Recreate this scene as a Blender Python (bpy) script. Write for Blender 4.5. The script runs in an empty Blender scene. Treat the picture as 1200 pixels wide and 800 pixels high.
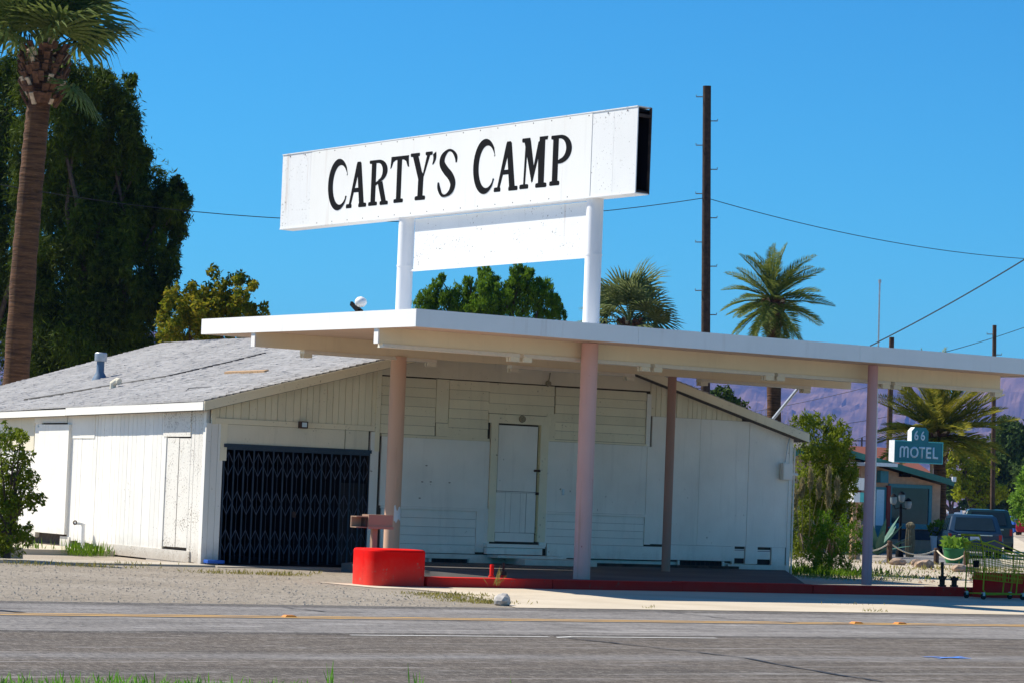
import bpy, math, random
import numpy as np
from mathutils import Vector, Matrix, noise as mnoise

random.seed(7)
RNG = np.random.default_rng(11)
SC = bpy.context.scene
COL = SC.collection
PI = math.pi

# ------------------------------------------------------------------ camera
# World: X runs along the highway, Y away from it, Z up; forecourt slab at z = 0.
F_PX, YH, ROLL, YAW, CAM_H = 3200.0, 576.0, math.radians(2.2), math.radians(30), 1.4
_p = math.atan((YH - 400) / F_PX)
CF = Vector((math.sin(YAW) * math.cos(_p), math.cos(YAW) * math.cos(_p), math.sin(_p)))
_r0 = Vector((math.cos(YAW), -math.sin(YAW), 0))
_u0 = _r0.cross(CF)
CR = _r0 * math.cos(ROLL) + _u0 * math.sin(ROLL)
CU = _u0 * math.cos(ROLL) - _r0 * math.sin(ROLL)
CP = Vector((0, 0, CAM_H))
cam = bpy.data.cameras.new('camera')
cam.sensor_width, cam.lens = 36.0, 96.0
cam.clip_start, cam.clip_end = 0.5, 40000
camo = bpy.data.objects.new('camera', cam)
COL.objects.link(camo)
camo.matrix_world = Matrix(((CR.x, CU.x, -CF.x, CP.x), (CR.y, CU.y, -CF.y, CP.y), (CR.z, CU.z, -CF.z, CP.z), (0, 0, 0, 1)))
SC.camera = camo

# ------------------------------------------------------------------ world, sun, exposure
TO_SUN = Vector((-0.58, 0.71, 1.0)).normalized()
wd = bpy.data.worlds.new('World'); SC.world = wd; wd.use_nodes = True
nt = wd.node_tree; nt.nodes.clear()
sky = nt.nodes.new('ShaderNodeTexSky'); sky.sky_type = 'NISHITA'; sky.sun_disc = False
sky.sun_elevation = math.asin(TO_SUN.z); sky.sun_rotation = math.atan2(TO_SUN.x, TO_SUN.y)
sky.air_density, sky.dust_density, sky.ozone_density, sky.altitude = 1.0, 0.15, 3.0, 300
hs = nt.nodes.new('ShaderNodeHueSaturation'); hs.inputs['Saturation'].default_value = 1.15; hs.inputs['Hue'].default_value = 0.5
tint = nt.nodes.new('ShaderNodeMix'); tint.data_type = 'RGBA'; tint.blend_type = 'MULTIPLY'; tint.inputs[0].default_value = 1.0; tint.inputs[7].default_value = (0.19, 0.765, 1.0, 1)
bg = nt.nodes.new('ShaderNodeBackground'); bg.inputs['Strength'].default_value = 0.090
wo = nt.nodes.new('ShaderNodeOutputWorld')
nt.links.new(sky.outputs[0], hs.inputs['Color']); nt.links.new(hs.outputs[0], tint.inputs[6]); nt.links.new(tint.outputs[2], bg.inputs[0]); nt.links.new(bg.outputs[0], wo.inputs[0])
sl = bpy.data.lights.new('sun', 'SUN'); sl.energy = 5.0; sl.angle = math.radians(0.5); sl.color = (1.0, 0.93, 0.80)
so = bpy.data.objects.new('sun', sl); COL.objects.link(so)
so.rotation_euler = TO_SUN.to_track_quat('Z', 'Y').to_euler(); so.location = (0, 60, 80)
SC.view_settings.view_transform = 'Standard'; SC.view_settings.look = 'None'
SC.view_settings.exposure = 0.62; SC.view_settings.gamma = 1.0
SC.cycles.max_bounces = 6; SC.cycles.diffuse_bounces = 5; SC.cycles.transparent_max_bounces = 6

# ------------------------------------------------------------------ measuring helpers (photo pixel -> point on a known plane)
def ray(x, y): return CF + CR * ((x - 600) / F_PX) - CU * ((y - 400) / F_PX)
def onY(x, y, Y): d = ray(x, y); return CP + d * (Y / d.y)
def onX(x, y, X): d = ray(x, y); return CP + d * (X / d.x)
def onZ(x, y, z=-0.15): d = ray(x, y); return CP + d * ((z - CAM_H) / d.z)
def onD(x, y, D): return CP + ray(x, y) * D

# ------------------------------------------------------------------ materials
class G:
    """small node-tree writer"""
    def __init__(s, name):
        s.m = bpy.data.materials.new(name); s.m.use_nodes = True
        s.t = s.m.node_tree; s.t.nodes.clear()
        s.out = s.n('ShaderNodeOutputMaterial'); s.b = s.n('ShaderNodeBsdfPrincipled')
        s.l(s.b.outputs[0], s.out.inputs[0]); s.pos = s.n('ShaderNodeNewGeometry').outputs['Position']
    def n(s, t): return s.t.nodes.new(t)
    def l(s, a, b): s.t.links.new(a, b)
    def put(s, sock, v):
        if hasattr(v, 'is_output'): s.l(v, sock)
        elif isinstance(v, tuple) and sock.type == 'RGBA': sock.default_value = (*v, 1)
        else: sock.default_value = v
    def scaled(s, sc):
        n = s.n('ShaderNodeVectorMath'); n.operation = 'MULTIPLY'; s.l(s.pos, n.inputs[0]); n.inputs[1].default_value = sc; return n.outputs[0]
    def noise(s, scale, detail=3.0, rough=0.55, vec=None, dist=0.0):
        n = s.n('ShaderNodeTexNoise'); s.l(vec or s.pos, n.inputs['Vector'])
        n.inputs['Scale'].default_value = scale; n.inputs['Detail'].default_value = detail
        n.inputs['Roughness'].default_value = rough; n.inputs['Distortion'].default_value = dist
        return n.outputs['Fac']
    def voro(s, scale, vec=None, feature='F1'):
        n = s.n('ShaderNodeTexVoronoi'); n.feature = feature; s.l(vec or s.pos, n.inputs['Vector']); n.inputs['Scale'].default_value = scale; return n
    def ramp(s, fac, a, b, lo=0.0, hi=1.0):
        n = s.n('ShaderNodeMapRange'); s.l(fac, n.inputs[0]); n.inputs[1].default_value = a; n.inputs[2].default_value = b
        n.inputs[3].default_value = lo; n.inputs[4].default_value = hi; n.clamp = True; return n.outputs[0]
    def mix(s, fac, a, b, mode='MIX'):
        n = s.n('ShaderNodeMix'); n.data_type = 'RGBA'; n.blend_type = mode
        s.put(n.inputs[0], fac); s.put(n.inputs[6], a); s.put(n.inputs[7], b); return n.outputs[2]
    def math(s, op, a, b=0.0):
        n = s.n('ShaderNodeMath'); n.operation = op; s.put(n.inputs[0], a); s.put(n.inputs[1], b); return n.outputs[0]
    def rand(s): return s.n('ShaderNodeObjectInfo').outputs['Random']
    def sep(s, vec=None):
        n = s.n('ShaderNodeSeparateXYZ'); s.l(vec or s.pos, n.inputs[0]); return n.outputs
    def bump(s, h, strength=0.3, dist=0.01):
        n = s.n('ShaderNodeBump'); n.inputs['Strength'].default_value = strength; n.inputs['Distance'].default_value = dist
        s.l(h, n.inputs['Height']); s.l(n.outputs[0], s.b.inputs['Normal'])
    def done(s, col, rough=0.7, metal=0.0, spec=0.3, alpha=None):
        s.put(s.b.inputs['Base Color'], col); s.put(s.b.inputs['Roughness'], rough); s.b.inputs['Metallic'].default_value = metal
        s.b.inputs['Specular IOR Level'].default_value = spec
        return s.m

def paint(name, col, dirt=(0.12, 0.09, 0.06), speck=0.66, speck_scale=22.0, stain=0.18, rough=0.8, vary=0.06, grain=True, blot=0.0, splash=0.0, runs=0.0, chip=None):
    g = G(name)
    big = g.noise(1.3, 4)
    c = g.mix(g.ramp(big, 0.35, 0.7, 0, stain), col, tuple(x * 0.62 + d * 0.25 for x, d in zip(col, dirt)))
    st = g.noise(1.0, 4, 0.6, g.scaled((9, 9, 0.7)))
    c = g.mix(g.ramp(st, 0.55, 0.75, 0, stain * 1.3), c, tuple(x * 0.75 for x in col))
    sp = g.noise(speck_scale, 5, 0.65)
    area = g.ramp(g.noise(2.2, 3), 0.35, 0.65, -0.06, 0.035)
    c = g.mix(g.ramp(g.math('ADD', sp, area), speck, speck + 0.05, 0, 0.85), c, dirt)
    if splash:
        zz = g.math('ADD', g.sep()[2], g.math('MULTIPLY', g.math('SUBTRACT', g.noise(5.0, 5, 0.7), 0.5), 0.55))
        c = g.mix(g.ramp(zz, -0.12, 0.30, splash, 0), c, (0.30, 0.23, 0.16))
    if runs:
        rn = g.noise(1.0, 4, 0.6, g.scaled((7, 7, 0.35)))
        c = g.mix(g.math('MULTIPLY', g.ramp(rn, 0.60, 0.72, 0, runs), g.ramp(g.noise(1.1, 2), 0.4, 0.6)), c, (0.34, 0.20, 0.10))
    if chip: c = g.mix(g.ramp(g.math('ADD', g.noise(11, 6, 0.72), area), 0.63, 0.655, 0, 0.9), c, chip)
    if blot: c = g.mix(g.ramp(g.noise(3.5, 5, 0.7), 0.62, 0.66, 0, blot), c, dirt)
    r = g.rand()
    hsv = g.n('ShaderNodeHueSaturation'); g.l(c, hsv.inputs['Color']); g.l(g.ramp(r, 0, 1, 1 - vary, 1 + vary * 0.4), hsv.inputs['Value'])
    if grain: g.bump(g.noise(30, 5, 0.6, g.scaled((1, 1, 0.25))), 0.35, 0.006)
    return g.done(hsv.outputs[0], rough, 0, 0.10)

def plain(name, col, rough=0.6, metal=0.0, var=0.12, scale=12.0, spec=0.3):
    g = G(name)
    c = g.mix(g.ramp(g.noise(scale, 4), 0.3, 0.7), tuple(x * (1 - var) for x in col), tuple(min(1, x * (1 + var)) for x in col))
    return g.done(c, rough, metal, spec)

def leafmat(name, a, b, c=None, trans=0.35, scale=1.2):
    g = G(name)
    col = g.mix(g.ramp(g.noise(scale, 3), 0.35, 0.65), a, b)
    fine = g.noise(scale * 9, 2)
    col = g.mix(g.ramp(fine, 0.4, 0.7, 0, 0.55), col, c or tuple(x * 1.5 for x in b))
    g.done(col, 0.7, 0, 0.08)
    tr = g.n('ShaderNodeBsdfTranslucent'); g.l(col, tr.inputs[0])
    ms = g.n('ShaderNodeMixShader'); ms.inputs[0].default_value = trans
    g.l(g.b.outputs[0], ms.inputs[1]); g.l(tr.outputs[0], ms.inputs[2]); g.l(ms.outputs[0], g.out.inputs[0])
    return g.m

M = {}
M['white_wood'] = paint('weathered_white_wood_paint', (0.83, 0.81, 0.76), speck=0.66, stain=.14, vary=0.06, splash=.4)
M['flaky'] = paint('flaking_white_paint', (0.79, 0.76, 0.70), speck=0.575, speck_scale=30, stain=.28, vary=0.06, splash=.55)
M['old_jamb'] = paint('yellowed_jamb_paint', (0.62, 0.53, 0.30), speck=0.6, stain=.4)
M['panel'] = paint('white_painted_plywood', (0.83, 0.80, 0.74), speck=0.69, speck_scale=13, stain=0.32, vary=0.03, splash=.5)
M['cream_wood'] = paint('cream_weathered_wood_paint', (0.82, 0.745, 0.56), speck=0.645, stain=0.3, vary=0.07)
M['cream_panel'] = paint('cream_rough_board', (0.75, 0.69, 0.55), speck=0.66, speck_scale=26, stain=0.3, vary=0.03)
M['canopy_white'] = paint('canopy_white_paint', (0.82, 0.815, 0.80), speck=0.715, speck_scale=14, stain=0.16, vary=0.0, grain=False, runs=.22)
M['beam'] = paint('cream_beam_paint', (0.82, 0.71, 0.51), speck=0.72, stain=0.25, vary=0.04, grain=False)
M['tray'] = plain('cream_enamel_tray', (0.78, 0.74, 0.64), 0.5, 0, 0.05)
M['soffit'] = paint('tan_soffit_paint', (0.68, 0.52, 0.41), speck=0.72, stain=0.25, vary=0.02, grain=False)
M['pink'] = paint('pink_column_paint', (0.66, 0.41, 0.36), dirt=(0.25, 0.05, 0.05), speck=0.70, speck_scale=16, stain=0.2, vary=0.0, grain=True, splash=.35, runs=.4)
M['tan'] = paint('tan_column_paint', (0.64, 0.41, 0.29), dirt=(0.3, 0.14, 0.1), speck=0.72, stain=0.25, vary=0.0, grain=True, splash=.35, runs=.4)
M['mauve'] = paint('mauve_column_paint', (0.52, 0.33, 0.36), dirt=(0.2, 0.02, 0.03), speck=0.68, speck_scale=12, stain=0.2, vary=0.0, grain=True, splash=.35, runs=.4)
M['brownp'] = paint('brown_column_paint', (0.40, 0.24, 0.19), dirt=(0.2, 0.1, 0.08), speck=0.72, stain=0.2, vary=0.0, grain=True, splash=.35, runs=.4)
M['pole_white'] = paint('sign_pole_white_paint', (0.78, 0.77, 0.78), speck=0.73, stain=0.1, vary=0.0, grain=False)
M['sign_vinyl'] = paint('sign_banner_vinyl', (0.83, 0.82, 0.79), dirt=(0.55, 0.42, 0.25), speck=0.76, stain=0.14, vary=0.0, grain=False, runs=.18)
M['sign_metal'] = paint('flaking_sign_metal', (0.82, 0.82, 0.81), dirt=(0.16, 0.13, 0.11), speck=0.625, speck_scale=24, stain=0.14, vary=0.02, grain=True, runs=.3)
M['black'] = plain('black_letter_vinyl', (0.006, 0.006, 0.007), 0.7, 0, .1, 12, 0.08)
M['gap_shade'] = plain('gap_shade_backing', (0.07, 0.055, 0.045), 0.95, 0, 0.3)  # near-black backing: shade of board and door gaps is put into its colour
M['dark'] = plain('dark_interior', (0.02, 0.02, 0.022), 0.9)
M['dark_metal'] = plain('dark_blue_gate_steel', (0.035, 0.05, 0.075), 0.45, 0.4)
M['lattice'] = plain('worn_blue_lattice_steel', (0.075, 0.095, 0.135), 0.5, 0.3)
M['box_tan'] = paint('faded_tan_box_paint', (0.36, 0.235, 0.165), speck=0.68, stain=.4, vary=0.0)
M['rust'] = plain('rusty_dark_metal', (0.07, 0.045, 0.035), 0.8, 0.2, 0.5, 6)
M['red'] = paint('red_island_paint', (0.80, 0.006, 0.004), dirt=(0.25, 0.01, 0.01), speck=0.74, stain=0.35, vary=0.0, rough=0.9, grain=True, chip=(0.45, 0.12, 0.09), splash=.2)
M['red_kerb'] = paint('red_kerb_paint', (0.64, 0.005, 0.004), dirt=(0.2, 0.06, 0.05), speck=0.68, stain=0.4, vary=0.12, grain=True, chip=(0.30, 0.08, 0.06), splash=.12)
M['lamp_grey'] = plain('grimy_grey_lamp', (0.28, 0.25, 0.17), 0.7)
M['galv'] = plain('galvanised_steel', (0.42, 0.45, 0.49), 0.45, 0.6)
M['blue_galv'] = plain('weathered_blue_grey_flue', (0.09, 0.15, 0.23), 0.6, 0.1)
M['cable'] = plain('black_cable', (0.02, 0.02, 0.022), 0.7)
M['wood_raw'] = plain('bare_lumber', (0.42, 0.27, 0.15), 0.8, 0, 0.3, 20)
M['pole_wood'] = plain('creosoted_pole_wood', (0.045, 0.028, 0.02), 0.9, 0, 0.5, 8)
M['pole_brown'] = plain('brown_pole_wood', (0.085, 0.05, 0.032), 0.9, 0, 0.4, 8)
M['rock'] = plain('pale_rock', (0.42, 0.39, 0.36), 0.9, 0, 0.3, 14)
M['rock_brown'] = plain('brown_rock', (0.34, 0.24, 0.17), 0.9, 0, 0.35, 9)
M['teal'] = plain('teal_paint', (0.045, 0.19, 0.23), 0.5, 0, 0.1)
M['teal_sign'] = plain('teal_sign_face', (0.012, 0.165, 0.20), 0.45, 0, 0.1, 3)
M['navy'] = plain('navy_blue_paint', (0.015, 0.025, 0.045), 0.6)
M['aqua'] = plain('aqua_paint', (0.10, 0.52, 0.50), 0.5)
M['white'] = plain('plain_white_paint', (0.78, 0.78, 0.78), 0.5, 0, 0.05)
M['lantern'] = plain('cloudy_lantern_glass', (0.16, 0.20, 0.22), 0.2)
M['carglass'] = plain('dark_car_glass', (0.012, 0.022, 0.028), 0.12, 0, 0.2, 2, 0.4)
M['lettering'] = plain('pale_letter_paint', (0.55, 0.66, 0.74), 0.5, 0, 0.06)
M['stucco'] = plain('salmon_stucco', (0.50, 0.30, 0.20), 0.9, 0, 0.15, 5)
M['roof_green'] = plain('green_fascia_paint', (0.03, 0.15, 0.12), 0.5)
M['glass'] = plain('dark_window_glass', (0.02, 0.035, 0.05), 0.12, 0, 0.3, 1.2, 0.35)
M['curtain'] = plain('grey_curtain', (0.07, 0.085, 0.09), 0.9, 0, 0.4, 9)
M['red_wood'] = plain('red_door_paint', (0.28, 0.03, 0.02), 0.6)
M['rubber'] = plain('tyre_rubber', (0.018, 0.018, 0.018), 0.9)
M['steel'] = plain('steel_rim', (0.4, 0.41, 0.43), 0.4, 0.8)
M['tail'] = plain('tail_light_red', (0.30, 0.010, 0.012), 0.25, 0, 0.2)
M['chrome'] = plain('chrome', (0.5, 0.52, 0.55), 0.2, 0.9)
M['plate'] = plain('plate_white', (0.6, 0.62, 0.65), 0.5)
M['rope'] = plain('pale_rope', (0.55, 0.48, 0.36), 0.9)
M['terracotta'] = plain('green_glazed_pot', (0.04, 0.20, 0.06), 0.35)
M['bluep'] = plain('blue_plastic', (0.02, 0.10, 0.45), 0.5)
M['rust_roof'] = plain('rust_red_roofing', (0.22, 0.07, 0.045), 0.9)
M['redcar'] = plain('red_car_paint', (0.40, 0.015, 0.02), 0.25)
M['cart'] = plain('yellow_green_cart_plastic', (0.36, 0.35, 0.02), 0.6, 0, 0.2, 12, .1)
M['insul'] = plain('grey_insulator', (0.16, 0.15, 0.15), 0.5)
M['cactus'] = plain('grey_green_cactus', (0.17, 0.145, 0.09), 0.9, 0, 0.3, 14)
M['agave'] = plain('blue_green_agave', (0.06, 0.15, 0.11), 0.5, 0, 0.25, 4)
def carpaint(name, col):
    g = G(name); m = g.done(g.mix(g.ramp(g.noise(2, 3), 0.4, 0.7, 0, 0.3), col, tuple(x * 0.8 for x in col)), 0.3, 0.1, 0.3)
    g.b.inputs['Coat Weight'].default_value = 0.2; return m
M['car_blue'] = carpaint('dark_blue_car_paint', (0.010, 0.032, 0.065))
M['car_green'] = carpaint('dark_teal_car_paint', (0.012, 0.04, 0.05))
M['car_white'] = carpaint('white_car_paint', (0.68, 0.70, 0.74))

def mk_shingle():
    g = G('grey_asphalt_shingles')
    c = g.mix(g.ramp(g.noise(0.8, 4), 0.3, 0.7), (0.34, 0.33, 0.33), (0.43, 0.42, 0.42))
    c = g.mix(g.ramp(g.noise(60, 3), 0.45, 0.75, 0, 0.5), c, (0.22, 0.21, 0.22))
    z = g.sep()[2]
    w = g.math('SINE', g.math('MULTIPLY', z, 2 * PI / 0.037))
    tabs = g.voro(1.0, g.scaled((8.0, 3.3, 27.0))).outputs['Color']
    sx_ = g.n('ShaderNodeSeparateColor'); g.l(tabs, sx_.inputs[0]); c = g.mix(g.ramp(sx_.outputs[0], 0, 1, 0, .22), c, (0.27, 0.265, 0.27))
    c = g.mix(g.ramp(g.noise(1.0, 5, 0.65, g.scaled((2.5, 5.0, 30.0))), 0.54, 0.66, 0, 0.6), c, (0.13, 0.125, 0.125))
    g.bump(g.noise(80, 3), 0.5, 0.006); return g.done(c, 0.92, 0, 0.15)
M['shingle'] = mk_shingle()
M['shingle_edge'] = plain('dark_shingle_edges', (0.10, 0.095, 0.09), 0.95, 0, 0.5, 25)

def mk_asphalt():
    g = G('worn_asphalt'); P = g.sep(); Y = P[1]
    st = g.noise(1.0, 7, 0.72, g.scaled((0.55, 2.6, 1)), 0.5)
    st2 = g.noise(1.0, 7, 0.74, g.scaled((0.3, 1.3, 1)), 0.4)
    grit = g.noise(1.0, 4, 0.75, g.scaled((26, 5.5, 1)))
    wob = g.math('MULTIPLY', g.math('SUBTRACT', g.noise(0.5, 3), 0.5), 0.5)
    Yw = g.math('ADD', Y, wob)
    far = g.ramp(Yw, 25.75, 26.0)
    near = g.mix(g.ramp(g.noise(45, 4, 0.7), 0.3, 0.72), (0.075, 0.062, 0.053), (0.165, 0.142, 0.122))
    near = g.mix(g.ramp(st, 0.55, 0.72, 0, 0.6), near, (0.25, 0.24, 0.24))
    near = g.mix(g.ramp(st2, 0.50, 0.68, 0, 0.45), near, (0.08, 0.073, 0.07))
    fa = g.mix(g.ramp(g.noise(40, 4, 0.7), 0.3, 0.75), (0.15, 0.14, 0.135), (0.26, 0.245, 0.235))
    fa = g.mix(g.ramp(st, 0.50, 0.70, 0, 0.7), fa, (0.38, 0.365, 0.36))
    fa = g.mix(g.ramp(st2, 0.53, 0.70, 0, 0.75), fa, (0.09, 0.085, 0.085))
    c = g.mix(far, near, fa)
    def band(a, b, soft, k, col, c):
        d = g.math('ABSOLUTE', g.math('SUBTRACT', Yw, (a + b) / 2))
        return g.mix(g.ramp(d, (b - a) / 2, (b - a) / 2 + soft, k, 0), c, col)
    c = band(31.35, 31.95, 0.25, 0.75, (0.075, 0.07, 0.068), c)
    c = band(25.75, 25.95, 0.15, 0.7, (0.05, 0.046, 0.045), c)
    c = band(22.3, 22.5, 0.5, 0.35, (0.28, 0.28, 0.29), c)
    c = band(20.3, 20.6, 0.4, 0.5, (0.07, 0.065, 0.06), c)
    c = g.mix(g.ramp(grit, 0.52, 0.68, 0, 0.6), c, (0.33, 0.30, 0.265))
    c = g.mix(g.ramp(grit, 0.48, 0.34, 0, 0.7), c, (0.045, 0.042, 0.04))
    c = g.mix(g.ramp(g.noise(1.0, 7, 0.78, g.scaled((0.9, 5.0, 1)), 0.6), 0.55, 0.66, 0, 0.5), c, (0.37, 0.35, 0.335))
    c = g.mix(g.ramp(g.noise(1.0, 7, 0.78, g.scaled((0.7, 4.0, 3.1)), 0.6), 0.55, 0.66, 0, 0.7), c, (0.055, 0.05, 0.048))
    c = g.mix(g.ramp(g.noise(0.9, 5, 0.65), 0.56, 0.74, 0, 0.55), c, (0.055, 0.050, 0.047))
    c = g.mix(g.ramp(g.noise(1.0, 6, 0.7, g.scaled((0.09, 4.5, 1)), 0.2), 0.60, 0.66, 0, 0.55), c, (0.36, 0.345, 0.33))
    ag = g.voro(38.0).outputs['Distance']
    c = g.mix(g.ramp(ag, 0.12, 0.3, 0.5, 0), c, (0.36, 0.33, 0.31))
    g.bump(g.noise(70, 4, 0.7), 0.6, 0.012); return g.done(c, 0.95, 0, 0.06)
M['asphalt'] = mk_asphalt()

def mk_ground(name, a, b, peb=(0.2, 0.18, 0.165), sc=1.0, k=0.6):
    g = G(name)
    c = g.mix(g.ramp(g.noise(0.35 * sc, 5, 0.6), 0.35, 0.65), a, b)
    c = g.mix(g.ramp(g.noise(24 * sc, 4, 0.7), 0.48, 0.72, 0, k), c, peb)
    c = g.mix(g.ramp(g.voro(20 * sc).outputs['Distance'], 0.05, 0.28, 0.4, 0), c, tuple(min(1, x * 1.35) for x in b))
    gz = g.noise(1.0, 5, 0.75, g.scaled((15 * sc, 4.5 * sc, 1)))
    c = g.mix(g.ramp(gz, 0.52, 0.64, 0, k), c, tuple(x * .45 for x in a)); c = g.mix(g.ramp(gz, 0.46, 0.36, 0, k * .7), c, tuple(min(1, x * 1.3) for x in b))
    g.bump(g.noise(30 * sc, 4, 0.7), 0.8, 0.03); return g.done(c, 0.95, 0, 0.1)
M['gravel'] = mk_ground('gravel_shoulder', (0.275, 0.235, 0.185), (0.35, 0.305, 0.25))
M['desert'] = mk_ground('desert_ground', (0.36, 0.30, 0.235), (0.43, 0.37, 0.30), k=0.3)
M['lot'] = mk_ground('pale_dirt_lot', (0.46, 0.39, 0.29), (0.55, 0.47, 0.37), peb=(0.33, 0.29, 0.24), k=0.35)
M['side_road'] = mk_ground('side_road_asphalt', (0.17, 0.165, 0.165), (0.22, 0.215, 0.21), peb=(0.12, 0.12, 0.12), k=0.3)
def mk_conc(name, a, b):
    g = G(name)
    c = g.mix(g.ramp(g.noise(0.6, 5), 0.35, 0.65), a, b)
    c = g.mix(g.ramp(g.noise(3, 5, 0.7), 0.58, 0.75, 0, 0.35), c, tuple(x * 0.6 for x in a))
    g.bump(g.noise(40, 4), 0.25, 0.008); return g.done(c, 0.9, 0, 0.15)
M['concrete'] = mk_conc('driveway_concrete', (0.46, 0.39, 0.295), (0.56, 0.485, 0.38))
M['concrete_old'] = mk_conc('old_concrete', (0.36, 0.32, 0.26), (0.46, 0.41, 0.34))
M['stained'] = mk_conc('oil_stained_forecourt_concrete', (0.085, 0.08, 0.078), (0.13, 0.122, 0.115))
M['stone'] = plain('gravel_stone', (0.30, 0.26, 0.215), 0.9, 0, 0.45, 4)
def mk_line(name, col, wear, under):
    g = G(name)
    w = g.noise(1.0, 6, 0.72, g.scaled((1.2, 22, 1)))
    c = g.mix(g.ramp(w, wear, wear + 0.12), col, under); return g.done(c, 0.8)
M['yellow'] = mk_line('worn_yellow_road_paint', (0.66, 0.36, 0.06), 0.47, (0.20, 0.18, 0.16))
M['white_line'] = mk_line('worn_white_road_paint', (0.62, 0.61, 0.58), 0.56, (0.2, 0.19, 0.18))
M['worn_seal'] = mk_line('worn_dark_seal_strip', (0.10, 0.095, 0.095), 0.52, (0.24, 0.235, 0.24))
M['tar'] = plain('black_tar_seal', (0.03, 0.029, 0.03), 0.6, 0, 0.3)
M['orange_marker'] = plain('orange_reflector', (0.75, 0.25, 0.03), 0.4)
M['blue_spray'] = mk_line('blue_spray_paint', (0.04, 0.22, 0.75), 0.47, (0.19, 0.18, 0.17))
M['grass'] = leafmat('bright_green_grass', (0.10, 0.26, 0.02), (0.16, 0.38, 0.04), (0.24, 0.46, 0.06), 0.45, 6)
M['dry'] = leafmat('yellow_weeds', (0.26, 0.21, 0.05), (0.34, 0.28, 0.08), (0.20, 0.24, 0.05), 0.3, 3)
M['weed'] = leafmat('green_weeds', (0.14, 0.19, 0.03), (0.22, 0.25, 0.05), (0.28, 0.27, 0.09), 0.3, 3)
M['tamarisk'] = leafmat('tamarisk_foliage', (0.010, 0.022, 0.004), (0.055, 0.090, 0.008), (0.16, 0.21, 0.02), 0.25, 0.55)  # dark and bright noise patches put shaded and sunlit clumps into the leaf colour
M['pine_green'] = leafmat('fresh_green_foliage', (0.05, 0.12, 0.008), (0.13, 0.24, 0.014), (0.25, 0.36, 0.03), 0.45, 0.7)
M['autumn'] = leafmat('green_and_russet_foliage', (0.08, 0.14, 0.01), (0.20, 0.21, 0.015), (0.52, 0.34, 0.03), 0.5, 0.9)
M['shrub'] = leafmat('olive_shrub_leaves', (0.06, 0.11, 0.008), (0.17, 0.22, 0.015), (0.34, 0.36, 0.04), 0.45, 1.5)
M['feather'] = leafmat('feathery_green_leaves', (0.05, 0.13, 0.006), (0.12, 0.22, 0.012), (0.22, 0.31, 0.02), 0.45, 2)
M['mesquite'] = leafmat('yellow_green_foliage', (0.14, 0.18, 0.008), (0.28, 0.31, 0.015), (0.40, 0.42, 0.03), 0.45, 0.5)
M['eucalypt'] = leafmat('grey_green_foliage', (0.02, 0.05, 0.010), (0.055, 0.10, 0.02), (0.13, 0.18, 0.04), 0.25, 0.4)
M['lime'] = leafmat('lime_green_foliage', (0.12, 0.24, 0.02), (0.18, 0.31, 0.03), (0.26, 0.38, 0.06), 0.4, 0.6)
M['reed'] = leafmat('tan_reed_plume', (0.30, 0.24, 0.12), (0.38, 0.31, 0.17), (0.22, 0.24, 0.08), 0.3, 2)
M['fan'] = leafmat('fan_palm_frond', (0.05, 0.095, 0.02), (0.12, 0.17, 0.035), (0.30, 0.31, 0.10), 0.3, 1.3)
M['fan_pale'] = leafmat('pale_fan_palm_frond', (0.05, 0.09, 0.026), (0.15, 0.19, 0.06), (0.42, 0.43, 0.20), 0.35, 1.3)
M['date'] = leafmat('date_palm_frond', (0.04, 0.09, 0.018), (0.13, 0.18, 0.03), (0.42, 0.40, 0.08), 0.35, 1.1)
M['date_gold'] = leafmat('golden_date_palm_frond', (0.05, 0.09, 0.012), (0.26, 0.25, 0.02), (0.62, 0.50, 0.07), 0.35, 1.1)
M['bark'] = plain('brown_bark', (0.09, 0.06, 0.045), 0.95, 0, 0.4, 10)
M['twig'] = plain('pale_twigs', (0.22, 0.17, 0.14), 0.9, 0, 0.3, 6)
def mk_palmtrunk():
    g = G('ringed_palm_trunk')
    r = g.noise(1.0, 5, 0.6, g.scaled((1.5, 1.5, 16)))
    c = g.mix(g.ramp(r, 0.35, 0.68), (0.042, 0.020, 0.010), (0.145, 0.067, 0.030))
    c = g.mix(g.ramp(g.noise(1.0, 4, 0.7, g.scaled((5, 5, 45))), 0.58, 0.72, 0, 0.6), c, (0.28, 0.15, 0.08))
    g.bump(r, 0.9, 0.05); return g.done(c, 0.9)
M['palmtrunk'] = mk_palmtrunk()
M['boot'] = plain('dead_leaf_bases', (0.10, 0.048, 0.026), 0.9, 0, 0.6, 9)
M['boot_pale'] = plain('pale_split_leaf_base', (0.48, 0.36, 0.25), 0.9, 0, 0.3, 9)
def mk_mtn():
    g = G('desert_mountain_rock')
    c = g.mix(g.ramp(g.noise(0.006, 6, 0.65), 0.38, 0.62), (0.06, 0.04, 0.035), (0.22, 0.13, 0.095))
    c = g.mix(g.ramp(g.noise(0.02, 5, 0.7), 0.5, 0.7, 0, 0.5), c, (0.08, 0.06, 0.06)); return g.done(c, 0.95, 0, 0.05)
M['mountain'] = mk_mtn()

# ------------------------------------------------------------------ object helpers
ORG = {}
def props(o, label=None, cat=None, group=None, kind=None):
    if label: o['label'] = label
    if cat: o['category'] = cat
    if group: o['group'] = group
    if kind: o['kind'] = kind
    return o
def thing(name, label, cat, loc=(0, 0, 0), group=None):
    o = bpy.data.objects.new(name, None); COL.objects.link(o); o.location = loc; o.empty_display_size = 0.2
    ORG[o] = Vector(loc); return props(o, label, cat, group)

def unscale(o, parent):
    if parent is not None and tuple(parent.scale) != (1.0, 1.0, 1.0):
        o.matrix_parent_inverse = Matrix.Diagonal((1 / parent.scale[0], 1 / parent.scale[1], 1 / parent.scale[2], 1))

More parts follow.
